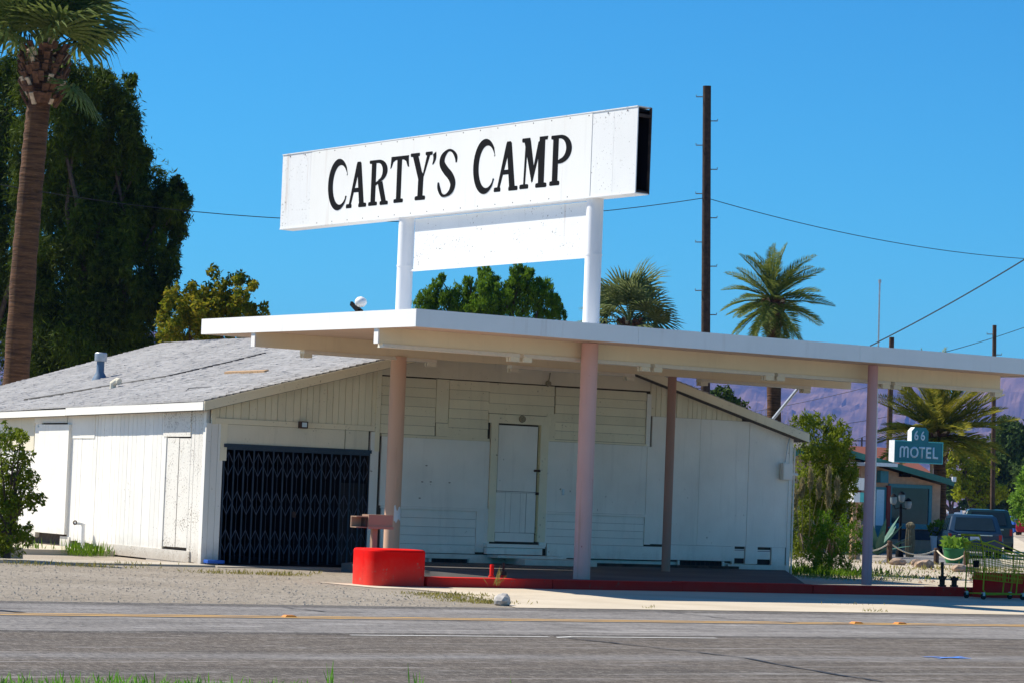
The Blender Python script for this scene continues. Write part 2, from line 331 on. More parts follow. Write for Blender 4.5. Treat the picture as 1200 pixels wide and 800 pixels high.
class MB:
    def __init__(s): s.v = []; s.f = []; s.mi = []; s.cur = 0
    def add(s, vs, fs):
        b = len(s.v); s.v += [Vector(v) for v in vs]
        for f in fs: s.f.append([i + b for i in f]); s.mi.append(s.cur)
        return s
    def box(s, x0, y0, z0, x1, y1, z1):
        return s.add([(x0, y0, z0), (x1, y0, z0), (x1, y1, z0), (x0, y1, z0), (x0, y0, z1), (x1, y0, z1), (x1, y1, z1), (x0, y1, z1)],
                     [(3, 2, 1, 0), (4, 5, 6, 7), (0, 1, 5, 4), (1, 2, 6, 5), (2, 3, 7, 6), (3, 0, 4, 7)])
    def obox(s, c, a, b, d):
        c, a, b, d = map(Vector, (c, a, b, d))
        return s.add([c + a * i + b * j + d * k for k in (-1, 1) for i, j in ((-1, -1), (1, -1), (1, 1), (-1, 1))],
                     [(3, 2, 1, 0), (4, 5, 6, 7), (0, 1, 5, 4), (1, 2, 6, 5), (2, 3, 7, 6), (3, 0, 4, 7)])
    def prism(s, pts, fn, d0, d1):
        n = len(pts)
        a = sum(pts[i][0] * pts[(i + 1) % n][1] - pts[(i + 1) % n][0] * pts[i][1] for i in range(n))
        if a < 0: pts = pts[::-1]
        vs = [fn(p[0], p[1], d0) for p in pts] + [fn(p[0], p[1], d1) for p in pts]
        return s.add(vs, [list(range(n))[::-1], list(range(n, 2 * n))] + [(i, (i + 1) % n, n + (i + 1) % n, n + i) for i in range(n)])
    def tube(s, path, r, n=8, cap=True):
        path = [Vector(p) for p in path]; k = len(path); rs = r if isinstance(r, (list, tuple)) else [r] * k
        b = len(s.v); up = None
        for i, p in enumerate(path):
            t = (path[min(i + 1, k - 1)] - path[max(i - 1, 0)]).normalized()
            if up is None:
                up = Vector((0, 0, 1)) if abs(t.z) < 0.9 else Vector((0, 1, 0))
            x = t.cross(up).normalized(); y = x.cross(t).normalized(); up = y
            for j in range(n):
                a = 2 * PI * j / n; s.v.append(p + (x * math.cos(a) + y * math.sin(a)) * rs[i])
        for i in range(k - 1):
            for j in range(n):
                s.f.append([b + i * n + j, b + i * n + (j + 1) % n, b + (i + 1) * n + (j + 1) % n, b + (i + 1) * n + j]); s.mi.append(s.cur)
        if cap:
            s.f.append([b + j for j in range(n)][::-1]); s.mi.append(s.cur)
            s.f.append([b + (k - 1) * n + j for j in range(n)]); s.mi.append(s.cur)
        return s
    def lathe(s, c, prof, n=16):
        c = Vector(c)
        return s.tube_prof(c, prof, n)
    def tube_prof(s, c, prof, n):
        b = len(s.v)
        for r, z in prof:
            for j in range(n):
                a = 2 * PI * j / n; s.v.append(c + Vector((r * math.cos(a), r * math.sin(a), z)))
        for i in range(len(prof) - 1):
            for j in range(n):
                s.f.append([b + i * n + j, b + i * n + (j + 1) % n, b + (i + 1) * n + (j + 1) % n, b + (i + 1) * n + j]); s.mi.append(s.cur)
        s.f.append([b + j for j in range(n)][::-1]); s.mi.append(s.cur)
        e = b + (len(prof) - 1) * n
        s.f.append([e + j for j in range(n)]); s.mi.append(s.cur)
        return s
    def blob(s, c, r, seed=0, sub=2, k=0.25, flat=1.0):
        import bmesh
        bm = bmesh.new(); bmesh.ops.create_icosphere(bm, subdivisions=sub, radius=1)
        vs = []
        for v in bm.verts:
            d = v.co.normalized(); h = 1 + k * mnoise.noise(d * 1.7 + Vector((seed * 3.1, seed, 0))) + k * .4 * mnoise.noise(d * 4 + Vector((seed, 0, seed)))
            vs.append(Vector(c) + Vector((d.x * h * r[0], d.y * h * r[1], d.z * h * r[2])))
        fs = [[v.index for v in f.verts] for f in bm.faces]; bm.free()
        return s.add(vs, fs)
    def build(s, name, mat, parent=None, loc=None, smooth=False, bevel=0.0, sharp=40):
        org = ORG[parent] if parent is not None else Vector(loc if loc is not None else (0, 0, 0))
        me = bpy.data.meshes.new(name); me.from_pydata([v - org for v in s.v], [], s.f)
        for m in (mat if isinstance(mat, (list, tuple)) else [mat]): me.materials.append(m)
        if len(me.materials) > 1: me.polygons.foreach_set('material_index', s.mi)
        if smooth:
            me.polygons.foreach_set('use_smooth', [True] * len(me.polygons)); me.set_sharp_from_angle(angle=math.radians(sharp))
        o = bpy.data.objects.new(name, me); COL.objects.link(o)
        if parent is not None: o.parent = parent; ORG[o] = org; unscale(o, parent)
        else: o.location = org; ORG[o] = org
        if bevel:
            b = o.modifiers.new('bevel', 'BEVEL'); b.width = bevel; b.segments = 2; b.limit_method = 'ANGLE'
        return o

_unit = {}
def slab(name, mat, parent, x0, y0, z0, x1, y1, z1, label=None):
    """a box-shaped piece; alike pieces share one mesh"""
    if mat not in _unit:
        m = MB().box(-.5, -.5, -.5, .5, .5, .5); me = bpy.data.meshes.new(name); me.from_pydata(m.v, [], m.f); me.materials.append(mat); _unit[mat] = me
    o = bpy.data.objects.new(name, _unit[mat]); COL.objects.link(o); o.parent = parent
    o.location = Vector(((x0 + x1) / 2, (y0 + y1) / 2, (z0 + z1) / 2)) - ORG[parent]
    if name == 'plank': o.rotation_euler.x = random.uniform(-.0016, .0016)
    o.scale = (abs(x1 - x0), abs(y1 - y0), abs(z1 - z0)); ORG[o] = Vector(((x0 + x1) / 2, (y0 + y1) / 2, (z0 + z1) / 2))
    unscale(o, parent)
    if label: o['label'] = label
    return o
def sheet(name, pts, z, mat, parent=None):
    o = MB().add([(p[0], p[1], z) for p in pts], [list(range(len(pts)))]).build(name, mat, parent)
    if parent is None: o['kind'] = 'structure'
    return o
def copy_tree(o, parent=None):
    c = o.copy(); COL.objects.link(c); c.parent = parent
    for ch in list(o.children): copy_tree(ch, c)
    return c

def quads(name, mat, c, ax, ay, parent=None, loc=None, tri=False):
    """many small leaves at once: centres c, half axes ax (length), ay (width)"""
    n = len(c); org = np.array(ORG[parent] if parent is not None else (loc if loc is not None else (0, 0, 0)))
    c = c - org
    v = np.empty((n, 4, 3)); v[:, 0] = c - ax; v[:, 1] = c - ay + ax * .1; v[:, 2] = c + ax; v[:, 3] = c + ay + ax * .1
    me = bpy.data.meshes.new(name); me.vertices.add(n * 4); me.vertices.foreach_set('co', v.reshape(-1))
    me.loops.add(n * 4); me.loops.foreach_set('vertex_index', np.arange(n * 4)); me.polygons.add(n)
    me.polygons.foreach_set('loop_start', np.arange(n) * 4); me.update(calc_edges=True); me.validate(); me.materials.append(mat)
    o = bpy.data.objects.new(name, me); COL.objects.link(o)
    if parent is not None: o.parent = parent; ORG[o] = ORG[parent]
    else: o.location = Vector(org); ORG[o] = Vector(org)
    return o
def unit(n):
    v = RNG.normal(size=(n, 3)); return v / np.linalg.norm(v, axis=1, keepdims=True)
def cloud(clumps, per, size, aspect=0.45, droop=0.0, shell=0.5, up=0.0, wisp=.38):
    """leaf centres and axes spread through lumpy clumps [(centre, (rx,ry,rz)), ...]"""
    C, A, B = [], [], []
    for c, r in clumps:
        n = int(per * (r[0] * r[2]) ** 0.9); 
        if n < 4: n = 4
        d = unit(n); rad = RNG.random(n) ** (1 / 3) * (1 - shell) + shell * (0.75 + 0.25 * RNG.random(n))
        lump = 1 + 0.30 * np.array([mnoise.noise(Vector(x) * 2.3 + Vector(c)) for x in d])
        rad = np.where(RNG.random(n) < (.16 if wisp < .5 else .24), rad * (1 + wisp * RNG.random(n)), rad)
        p = np.array(c) + d * (rad * lump)[:, None] * np.array(r)
        a = unit(n) + d * 0.6; a[:, 2] += up
        a[:, 2] -= droop * (1 + RNG.random(n)); a /= np.linalg.norm(a, axis=1, keepdims=True)
        b = np.cross(a, unit(n)); b /= np.linalg.norm(b, axis=1, keepdims=True) + 1e-9
        s = size * (0.6 + 0.8 * RNG.random(n))[:, None]
        C.append(p); A.append(a * s); B.append(b * s * aspect)
    return np.concatenate(C), np.concatenate(A), np.concatenate(B)
def sub_clumps(big, k, f=0.42, spread=0.8, core=.7, tall=1.0):
    """break each clump into small ones sitting around it, for an uneven outline"""
    out = []
    for c, r in big:
        out.append((c, tuple(x * core for x in r)))
        for d in unit(k):
            q = f * (0.6 + 0.8 * random.random())
            out.append(((c[0] + d[0] * r[0] * spread, c[1] + d[1] * r[1] * spread, c[2] + d[2] * r[2] * spread), (r[0] * q, r[1] * q, r[2] * q * random.uniform(1, tall))))
    return out
def px_clumps(lst, D, depth=1.0):
    """[(px, py, radius_px)] measured in the photo, at camera distance D, jittered in depth"""
    out = []
    for x, y, r in lst:
        R = r * D / F_PX; p = onD(x, y, D + (random.random() - .5) * R * 2.0 * depth); out.append((tuple(p), (R, R, R)))
    return out
def limbs(mb, base, tips, r0):
    base = Vector(base)
    for t in tips:
        t = Vector(t); m = base.lerp(t, 0.5) + Vector((random.uniform(-.1, .1), random.uniform(-.1, .1), .12)) * (t - base).length
        mb.tube([base, base.lerp(m, .5), m, m.lerp(t, .55), t], [r0, r0 * .8, r0 * .6, r0 * .35, r0 * .12], 7)
def blades(name, mat, pts, h, w, parent=None, lean=0.4, loc=(0, 0, 0), kind='stuff'):
    n = len(pts); c = np.array(pts, float); a = np.zeros((n, 3)); a[:, :2] = RNG.normal(size=(n, 2)) * lean; a[:, 2] = 1
    a /= np.linalg.norm(a, axis=1, keepdims=True); hh = h * (0.35 + 0.9 * RNG.random(n))[:, None]
    a *= hh / 2; b = np.zeros((n, 3)); t = RNG.random(n) * 2 * PI; b[:, 0] = np.cos(t) * w; b[:, 1] = np.sin(t) * w
    o = quads(name, mat, c + a * np.array([1, 1, .95]), a, b, parent, loc)
    if kind: o['kind'] = kind
    return o

# ------------------------------------------------------------------ ground, road, terrain
GZ = -0.15
sheet('ground', [(-6000, -800), (9200, -800), (9200, 9200), (-6000, 9200)], GZ - 0.016, M['desert'])
sheet('road', [(-600, 12.4), (900, 12.4), (900, 31.92), (-600, 31.92)], GZ - 0.005, M['asphalt'])
sheet('gravel_shoulder', [(-120, 31.93), (26, 31.93), (26, 45.0), (22, 45.35), (-120, 45.6)], GZ - 0.008, M['gravel'])
lot = [(27, 38.7), (34, 38.7), (120, 38.7), (120, 58.5), (52, 60.0), (27, 60)]
sheet('dirt_lot', lot, GZ - 0.011, M['lot'])
apron = [onZ(445, 688.5), onZ(475, 689), onZ(520, 693), onZ(552, 698), onZ(580, 704), onZ(598, 710.5)]
apron = [(p.x, p.y) for p in apron]; apron[-1] = (apron[-1][0], 31.935)
sheet('driveway', [(19.3, 39.4)] + apron + [(80, 31.935), (80, 38.35), (20.6, 38.35)], GZ + 0.0, M['concrete'])
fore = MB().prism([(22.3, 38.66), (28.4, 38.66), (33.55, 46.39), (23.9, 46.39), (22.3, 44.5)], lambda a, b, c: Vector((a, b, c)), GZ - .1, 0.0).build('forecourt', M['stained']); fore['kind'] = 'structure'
walk = MB().box(4, 45.6, GZ - .1, 20.3, 46.9, GZ + .02).box(20.3, 45.5, GZ - .1, 23.9, 46.41, GZ + .006)
walk.build('concrete_walk', M['concrete_old'])['kind'] = 'structure'
step = onZ(100, 652)
MB().box(16.3, 50.6, GZ - .1, 20.36, 57.0, GZ + .09).build('concrete_slab', M['concrete'])['kind'] = 'structure'
# kerb: segments with joints
kerb = thing('kerb', None, None, (20.7, 38.3, GZ)); kerb['kind'] = 'structure'
kx = [20.72, 23.05, 25.6, 28.3, 31.0, 33.4, 36.2, 39.0, 44.0]
for a, b in zip(kx[:-1], kx[1:]):
    j = random.uniform(-.012, .012)
    slab('kerb_segment', M['red_kerb'], kerb, a + .008, 38.3 + j, GZ - .05, b - .008, 38.65, 0.005 + j)
# road paint
yl = MB()
for y0 in (28.70, 28.98):
    x = -60.0
    while x < 140:
        L = random.uniform(3, 7); yl.add([(x, y0, GZ + .0005), (x + L, y0, GZ + .0005), (x + L, y0 + .13, GZ + .0005), (x, y0 + .13, GZ + .0005)], [(0, 1, 2, 3)]); x += L
MB().add([(-60, 28.60, GZ - .0015), (140, 28.60, GZ - .0015), (140, 29.2, GZ - .0015), (-60, 29.2, GZ - .0015)], [(0, 1, 2, 3)]).build('centre_seal_strip', M['worn_seal'])['kind'] = 'structure'
yl.build('yellow_centre_lines', M['yellow'])['kind'] = 'structure'
wl = MB()
for a, b in ((12.95, 15.35), (15.62, 17.55), (-4, 4), (30, 36)):
    wl.add([(a, 25.52, GZ + .0005), (b, 25.50, GZ + .0005), (b, 25.58, GZ + .0005), (a, 25.6, GZ + .0005)], [(0, 1, 2, 3)])
p = onZ(672, 747); wl.add([(p.x - .17, 25.38, GZ + .001), (p.x + .1, 25.5, GZ + .001), (p.x + .14, 25.62, GZ + .001), (p.x - .12, 25.5, GZ + .001)], [(0, 1, 2, 3)])
wl.build('white_lane_line', M['white_line'])['kind'] = 'structure'
def ground_strip(pxs, w, z, jit=0.03, sub=6):
    P = [onZ(x, y) for x, y in pxs]; L = []
    for a, b in zip(P[:-1], P[1:]):
        for k in range(sub): L.append(a.lerp(b, k / sub) + Vector((random.uniform(-jit, jit), random.uniform(-jit, jit), 0)))
    L.append(P[-1]); mb = MB()
    vs = []
    for i, p in enumerate(L):
        t = (L[min(i + 1, len(L) - 1)] - L[max(i - 1, 0)]).normalized(); n = Vector((-t.y, t.x, 0)); ww = w * random.uniform(.4, 1.3)
        vs += [(p.x + n.x * ww, p.y + n.y * ww, z), (p.x - n.x * ww, p.y - n.y * ww, z)]
    mb.add(vs, [(2 * i, 2 * i + 1, 2 * i + 3, 2 * i + 2) for i in range(len(L) - 1)]); return mb
ck = ground_strip([(665, 747), (760, 757), (870, 770), (960, 786), (1035, 798)], .028, GZ + .002)
ck2 = ground_strip([(330, 711), (380, 716), (440, 717)], .035, GZ + .003); ck.add(ck2.v, ck2.f)
ck3 = ground_strip([(780, 716), (850, 724), (935, 729), (1000, 731)], .02, GZ + .003); ck.add(ck3.v, ck3.f)
ck4 = ground_strip([(-5, 714), (28, 717)], .06, GZ + .003); ck.add(ck4.v, ck4.f)
ck.build('road_crack_seal', M['tar'])['kind'] = 'structure'
bs = ground_strip([(1080, 769), (1100, 769.5), (1138, 771)], .05, GZ + .003)
bs2 = ground_strip([(1098, 771), (1128, 769)], .035, GZ + .004); bs.add(bs2.v, bs2.f)
bs.build('blue_road_mark', M['blue_spray'])['kind'] = 'structure'
mk_l = {980: 'orange road reflector on the yellow line just before the thin mauve column', 1045: 'orange road reflector on the yellow line just past the thin mauve column', 341: 'worn orange road reflector on the yellow line before the garage gate'}
for (x, y) in ((980, 727.5), (1045, 729.5), (341, 722.5)):
    p = onZ(x, y); m = MB(); 
    m.add([(p.x - .08, 28.93 - .06, GZ), (p.x + .08, 28.93 - .06, GZ), (p.x + .08, 28.93 + .06, GZ), (p.x - .08, 28.93 + .06, GZ),
           (p.x - .05, 28.93 - .04, GZ + .022), (p.x + .05, 28.93 - .04, GZ + .022), (p.x + .05, 28.93 + .04, GZ + .022), (p.x - .05, 28.93 + .04, GZ + .022)],
          [(0, 1, 5, 4), (1, 2, 6, 5), (2, 3, 7, 6), (3, 0, 4, 7), (4, 5, 6, 7)])
    props(m.build('road_reflector', M['orange_marker'], loc=(p.x, 28.93, GZ)), mk_l[x], 'road reflector', 'orange road reflectors')
# loose gravel stones
def stones(name, n, area, smin, smax, mat, z=GZ):
    mb = MB()
    for _ in range(n):
        x, y = area(); s = smin + (smax - smin) * random.random() ** 3
        h = s * random.uniform(.5, .9); a = random.random() * 6.28
        vs = [Vector((x + s * math.cos(a + k * 1.571 + random.uniform(-.3, .3)), y + s * math.sin(a + k * 1.571), z - .008)) for k in range(4)]
        vs.append(Vector((x + s * .25 * math.cos(a), y + s * .25 * math.sin(a), z - .008 + h)))
        mb.add(vs, [(0, 1, 4), (1, 2, 4), (2, 3, 4), (3, 0, 4)])
    o = mb.build(name, mat); o['kind'] = 'stuff'; return o
def gr_area():
    while True:
        y = 32.0 + 13.0 * random.random() ** 1.2; x = random.uniform(6, 24)
        if x < 18.2 + (y - 32) * .17: return x, y
stones('gravel_stones', 12000, gr_area, .006, .024, M['stone'])
stones('lot_stones', 900, lambda: (random.uniform(36, 52), random.uniform(45, 60)), .02, .07, M['rock_brown'], GZ)
# side street and path in the distance
VD = Vector((math.sin(math.radians(39.6)), math.cos(math.radians(39.6)), 0)); VN = Vector((VD.y, -VD.x, 0))
def strip(name, px0, w0, L, z, mat, mb=None):
    b = onZ(*px0); q = [b - VN * w0 / 2, b + VN * w0 / 2, b + VN * w0 / 2 + VD * L, b - VN * w0 / 2 + VD * L]
    return sheet(name, [(p.x, p.y) for p in q], z, mat)
strip('side_street', (1138, 662), 5.0, 460, GZ - .006, M['side_road'])
strip('footpath', (1212, 662), 1.8, 240, GZ - .004, M['concrete'])
# mountains
def mountains():
    mb = MB(); NA, NR = 620, 64; az0, az1 = math.radians(4), math.radians(62)
    def prof(az):
        d = math.degrees(az)
        h = 300 + 55 * mnoise.noise(Vector((d * .16, 3.3, 0))) + 36 * mnoise.noise(Vector((d * .55, 9, 1))) + 14 * mnoise.noise(Vector((d * 1.7, 2, 5)))
        # notch seen beside the end of the canopy
        h *= 1 - 0.13 * math.exp(-((d - 39.3) / .75) ** 2)
        return h
    vs = []
    for i in range(NA + 1):
        az = az0 + (az1 - az0) * i / NA
        for j in range(NR + 1):
            t = j / NR; R = 5200 + 3300 * t
            env = (t / .62) ** 1.35 if t < .62 else 1 - .5 * ((t - .62) / .38)
            p = Vector((R * math.sin(az), R * math.cos(az), 0))
            n1 = mnoise.fractal(p * .0016, 1.0, 2.1, 7); n2 = abs(mnoise.noise(p * .0034)) + .55 * abs(mnoise.noise(p * .009)) + .3 * abs(mnoise.noise(p * .022))
            h = prof(az) * 1.15 * env * (1.06 + .32 * n1 * (1 - .55 * env) - .42 * n2 * math.sin(PI * min(1, t / .62)))
            vs.append(p + Vector((0, 0, max(-5, h) - 2)))
    fs = [(i * (NR + 1) + j, (i + 1) * (NR + 1) + j, (i + 1) * (NR + 1) + j + 1, i * (NR + 1) + j + 1) for i in range(NA) for j in range(NR)]
    o = mb.add(vs, fs).build('mountains', M['mountain'], smooth=False); o['kind'] = 'structure'
mountains()
def haze():
    o = MB().box(-6300, -1100, GZ - 1.2, 9500, 9500, 480).build('haze', bpy.data.materials.new('haze_air')); o['kind'] = 'stuff'
    m = o.data.materials[0]; m.use_nodes = True; t = m.node_tree; t.nodes.clear()
    v = t.nodes.new('ShaderNodeVolumePrincipled'); v.inputs['Color'].default_value = (0.20, 0.38, 1.0, 1); v.inputs['Density'].default_value = 7.5e-5
    out = t.nodes.new('ShaderNodeOutputMaterial'); t.links.new(v.outputs[0], out.inputs['Volume'])
haze()

# ------------------------------------------------------------------ store building
BX0, BY0, BX1, BY1 = 20.43, 46.40, 33.60, 64.7
RX = 27.2
EX = 20.245
def ridge_z(y): return 4.68 + (y - BY0) * .009
def eave_z(y): return 2.84 - (y - BY0) * .009
def roof_z(x, y):
    if x <= RX: t = (x - EX) / (RX - EX)
    else: t = (33.86 - x) / (33.86 - RX)
    return eave_z(y) + (ridge_z(y) - eave_z(y)) * t
store = thing('store_building', 'long low white timber store with grey shingle gable roof and folding gate', 'building', (BX0, BY0, GZ))
def W(x, y): p = onY(x, y, BY0); return p.x, p.z
def SW(x, y): p = onX(x, y, BX0); return p.y, p.z
gx0, gz1 = W(261, 520); gx1, _ = W(432, 600); gx0 = W(259, 600)[0]; gz0 = GZ
FY = BY0 + .05        # face of the wall core
fyz = lambda d: (lambda a, b, c: Vector((a, c, b)))
def front_piece(pts): return MB().prism(pts, lambda a, b, c: Vector((a, c, b)), FY, FY + .12)
def rz(x): return roof_z(x, BY0) - .16
front_piece([(BX0 + .05, GZ), (gx0, GZ), (gx0, gz1), (BX0 + .05, gz1)]).build('wall', M['gap_shade'], store)
front_piece([(BX0 + .05, gz1), (gx1, gz1), (gx1, rz(gx1)), (BX0 + .05, rz(BX0 + .05))]).build('wall', M['gap_shade'], store)
front_piece([(gx1, .12), (BX1 - .05, .12), (BX1 - .05, rz(BX1 - .05)), (RX, rz(RX)), (gx1, rz(gx1))]).build('wall', M['gap_shade'], store)
MB().box(BX0 + .05, FY + .12, GZ, BX0 + .17, BY1, 2.62).build('wall', M['gap_shade'], store)
MB().box(BX1 - .17, FY + .12, GZ, BX1 - .05, BY1, 2.62).build('wall', M['panel'], store)
MB().prism([(BX0 + .17, GZ), (BX1 - .17, GZ), (BX1 - .17, 2.6), (RX, 4.65), (BX0 + .17, 2.6)], lambda a, b, c: Vector((a, c, b)), BY1 - .12, BY1).build('wall', M['panel'], store)
MB().box(gx1 + .05, FY + .121, GZ, gx1 + .13, 56, 2.9).build('partition', M['dark'], store)
MB().box(BX0 + .18, 56.0, GZ, gx1 + .05, 56.1, 2.55).build('partition', M['dark'], store)
MB().box(BX0 + .17, FY + .0, GZ - .05, gx1 + .05, 56.0, GZ + .01).build('floor', M['dark'], store)
MB().box(gx1 + .13, FY + .02, GZ, BX1 - .17, FY + .1, .118).build('foundation', M['panel'], store)
# roof
roof = MB().add([Vector((x, y, roof_z(x, y) - d)) for d in (0.115, .17) for y in (BY0 - .18, BY1 + .15) for x in (EX, RX, 33.86)],
                [(0, 1, 4, 3), (1, 2, 5, 4), (9, 10, 7, 6), (10, 11, 8, 7), (0, 6, 7, 1), (1, 7, 8, 2), (3, 4, 10, 9), (4, 5, 11, 10), (0, 3, 9, 6), (2, 8, 11, 5)]).build('roof', M['shingle_edge'], store)
sh = MB(); NC = 50
Y0r, Y1r = BY0 - .2, BY1 + .18
for side in (0, 1):
    xe, xr = (EX - .04, RX) if side == 0 else (33.9, RX)
    for k in range(NC):
        ta, tb = k / NC, min(1.0, (k + 1.25) / NC); y = Y0r - random.random() * .25
        while y < Y1r:
            wdt = random.uniform(.26, .40) if side == 0 else random.uniform(.8, 1.5)
            a, b = max(y, Y0r), min(y + wdt - .006, Y1r)
            if b > a + .02:
                xa, xb = xe + (xr - xe) * ta, xe + (xr - xe) * tb; e = random.uniform(.012, .028)
                sag = .022 + .02 * mnoise.noise(Vector((xa * .35, y * .22, 1)))
                q = [(xa, a), (xa, b), (xb, b), (xb, a)]
                top = [Vector((px, py, roof_z(px, py) + (e if i < 2 else .002) + .004 + sag)) for i, (px, py) in enumerate(q)]
                bot = [Vector((px, py, roof_z(px, py) - .012 + sag)) for i, (px, py) in enumerate(q)]
                fs = [(0, 3, 2, 1), (0, 1, 5, 4), (1, 2, 6, 5), (3, 0, 4, 7)]
                if side: fs = [f[::-1] for f in fs]
                sh.add(top + bot, fs)
            y += wdt
sho = sh.build('shingles', M['shingle'], roof); sho['kind'] = 'stuff'
# fascia along the side eave (two lengths), rake boards in front
def eave_board(y0, y1, dz, h):
    m = MB(); xs = (EX - .06, EX - .025)
    m.add([Vector((x, y, eave_z(y) + dz + z)) for x in xs for y in (y0, y1) for z in (-h, 0)], [(0, 1, 3, 2), (4, 6, 7, 5), (0, 4, 5, 1), (2, 3, 7, 6), (1, 5, 7, 3), (0, 2, 6, 4)])
    return m.build('fascia_board', M['white_wood'], store)
eave_board(BY0 - .2, 53.2, -.005, .15); eave_board(53.21, BY1 + .2, -.03, .13)
for xa, xb in ((EX - .04, RX), (33.9, RX)):
    m = MB(); n = 1 if xb > xa else -1
    for y in (BY0 - .235, BY0 - .2):
        for x in (xa, xb):
            for dz in (-.165, .004): m.v.append(Vector((x, y, roof_z(min(max(x, EX), 33.86), BY0) + dz)))
    m.f = [(0, 1, 3, 2), (4, 6, 7, 5), (0, 4, 5, 1), (2, 3, 7, 6), (1, 5, 7, 3), (0, 2, 6, 4)]; m.mi = [0] * 6
    m.build('rake_board', M['cream_wood'], store)
    for k in range(26):   # ragged shingle ends above the board
        t0 = k / 26; x0 = xa + (xb - xa) * t0; x1 = xa + (xb - xa) * (t0 + .034); e = random.uniform(0, .03)
        z0, z1 = roof_z(min(max(x0, EX), 33.86), BY0), roof_z(min(max(x1, EX), 33.86), BY0)
# gable planks above the gate
zt_trim = W(250, 489)[1]
tw = .165
x = BX0 + .04
i = 0
XV = W(443, 480)[0]
def top_cut_plank(x0, x1, zb, mat, dy=.0, name='plank'):
    j = random.uniform(-.004, .006); y0 = BY0 + .012 + j + dy
    MB().prism([(x0, zb), (x1, zb), (x1, rz(x1) + .04), (x0, rz(x0) + .04)], lambda a, b, c: Vector((a, c, b)), y0, FY + .001).build(name, mat, store)
while x < XV - .05:
    w_ = random.uniform(.12, .17); top_cut_plank(x + .004, min(x + w_, XV) - .004, zt_trim + .004, M['cream_wood']); x += w_
# corner boards (pilaster at the corner)
px_ = [W(q, 600)[0] for q in (237.5, 244, 252, 258.5)]
for a, b in zip(px_[:-1], px_[1:]):
    slab('plank', M['white_wood'], store, a + .003, BY0 + random.uniform(.004, .014), GZ + .01, b - .003, FY + .001, zt_trim - .10)
slab('trim', M['cream_wood'], store, BX0 + .1, BY0 - .02, zt_trim - .10, XV - .06, FY, zt_trim)
zg = gz1
slab('board', M['cream_panel'], store, gx0 + .05, BY0 + .006, zg + .02, W(403, 540)[0], FY, zt_trim - .105)
slab('board', M['cream_panel'], store, W(403.6, 540)[0] + .01, BY0 + .01, zg + .02, W(431, 540)[0], FY, zt_trim - .105)
slab('trim', M['white_wood'], store, gx1 - .015, BY0 - .012, GZ + .01, gx1 + .07, FY, zt_trim - .11)
slab('trim', M['cream_wood'], store, XV - .05, BY0 - .014, zg - .0, XV + .05, FY, rz(XV) + .02)
slab('gate_lintel', M['dark_metal'], store, gx0, BY0 - .03, gz1 - .05, gx1, FY + .02, gz1 + .015)
# flood lamp above the gate
lx, lz = W(353, 497)
lamp = MB().box(lx - .075, BY0 - .14, lz - .07, lx + .075, BY0 - .02, lz + .06).build('wall_lamp', M['rust'], store)
MB().box(lx - .05, BY0 - .145, lz - .045, lx + .05, BY0 - .139, lz + .04).build('lamp_glass', M['lettering'], lamp)
# folding gate
gate = MB().box(gx0, BY0 + .0, gz1 - .09, gx1, BY0 + .03, gz1 - .05).build('security_gate', M['dark_metal'], store)
NB = 15; gw = (gx1 - gx0 - .04); sp = gw / NB
for k in range(NB + 1):
    xx = gx0 + .02 + k * sp
    slab('gate_bar', M['dark_metal'], gate, xx - .013, BY0 + .004, GZ + .05, xx + .013, BY0 + .03, gz1 - .09)
H = gz1 - GZ
for k in range(NB):
    xx = gx0 + .02 + k * sp
    m = MB()
    for zc in (.84, .52, .20):
        zc = GZ + H * zc; hh = H * .095
        for s0 in (-1, 1):
            for s1 in (-1, 1):
                a, b = Vector((xx + sp / 2, BY0 + .035 - .003 * s0, zc + hh * s1)), Vector((xx + sp / 2 + s0 * sp / 2, BY0 + .035, zc))
                m.tube([a, b], .0075, 4)
    m.tube([(xx + sp / 2, BY0 + .036, GZ + .1), (xx + sp / 2, BY0 + .036, gz1 - .12)], .0045, 4)
    m.build('gate_lattice', M['lattice'], gate)
slab('trim', M['cream_wood'], store, BX0 + .03, BY0 - .006, zt_trim - .11, BX0 + .12, FY, rz(BX0 + .1) + .03)
slab('trim', M['cream_wood'], store, W(258.4, 520)[0], BY0 + .0, gz1 - .3, gx0 + .06, FY, zt_trim - .101)
lk = W(344, 602); MB().box(lk[0] - .035, BY0 - .02, lk[1] - .06, lk[0] + .035, BY0 + .004, lk[1] + .05).build('gate_lock', M['rust'], gate)
dp = W(415, 622); MB().box(W(398, 640)[0], BY0 + .06, GZ + .05, gx1 - .05, BY0 + .08, W(398, 565)[1]).build('gate_panel', M['dark'], gate)

def fboard(name, xl, yt, xr, yb, mat, y0=.012, y1=None):
    zt, zb = W(xl, yt)[1], W(xl, yb)[1]; ym = (yt + yb) / 2
    a = W(xl, ym)[0]; b = W(xr, ym + (xr - xl) * .02)[0]
    return slab(name, mat, store, a, BY0 + y0, zb, b, FY + .001 if y1 is None else y1, zt)
def courses(xl, xr, yt, yb, n, mat, tilt=.012):
    zt, zb = W(xl, yt)[1], W(xl, yb)[1]; ym = (yt + yb) / 2; a = W(xl, ym)[0]; b = W(xr, ym + (xr - xl) * .02)[0]
    for k in range(n):
        z0 = zb + (zt - zb) * k / n; z1 = zb + (zt - zb) * (k + 1) / n
        j = random.uniform(0, .006)
        MB().prism([(BY0 + .006 + j, z0 + .0025), (BY0 + .006 + j + tilt, z1 - .0025), (FY + .001, z1 - .0025), (FY + .001, z0 + .0025)],
                   lambda p, q, c: Vector((c, p, q)), a + random.uniform(0, .006), b - random.uniform(0, .006)).build('siding_board', mat, store)
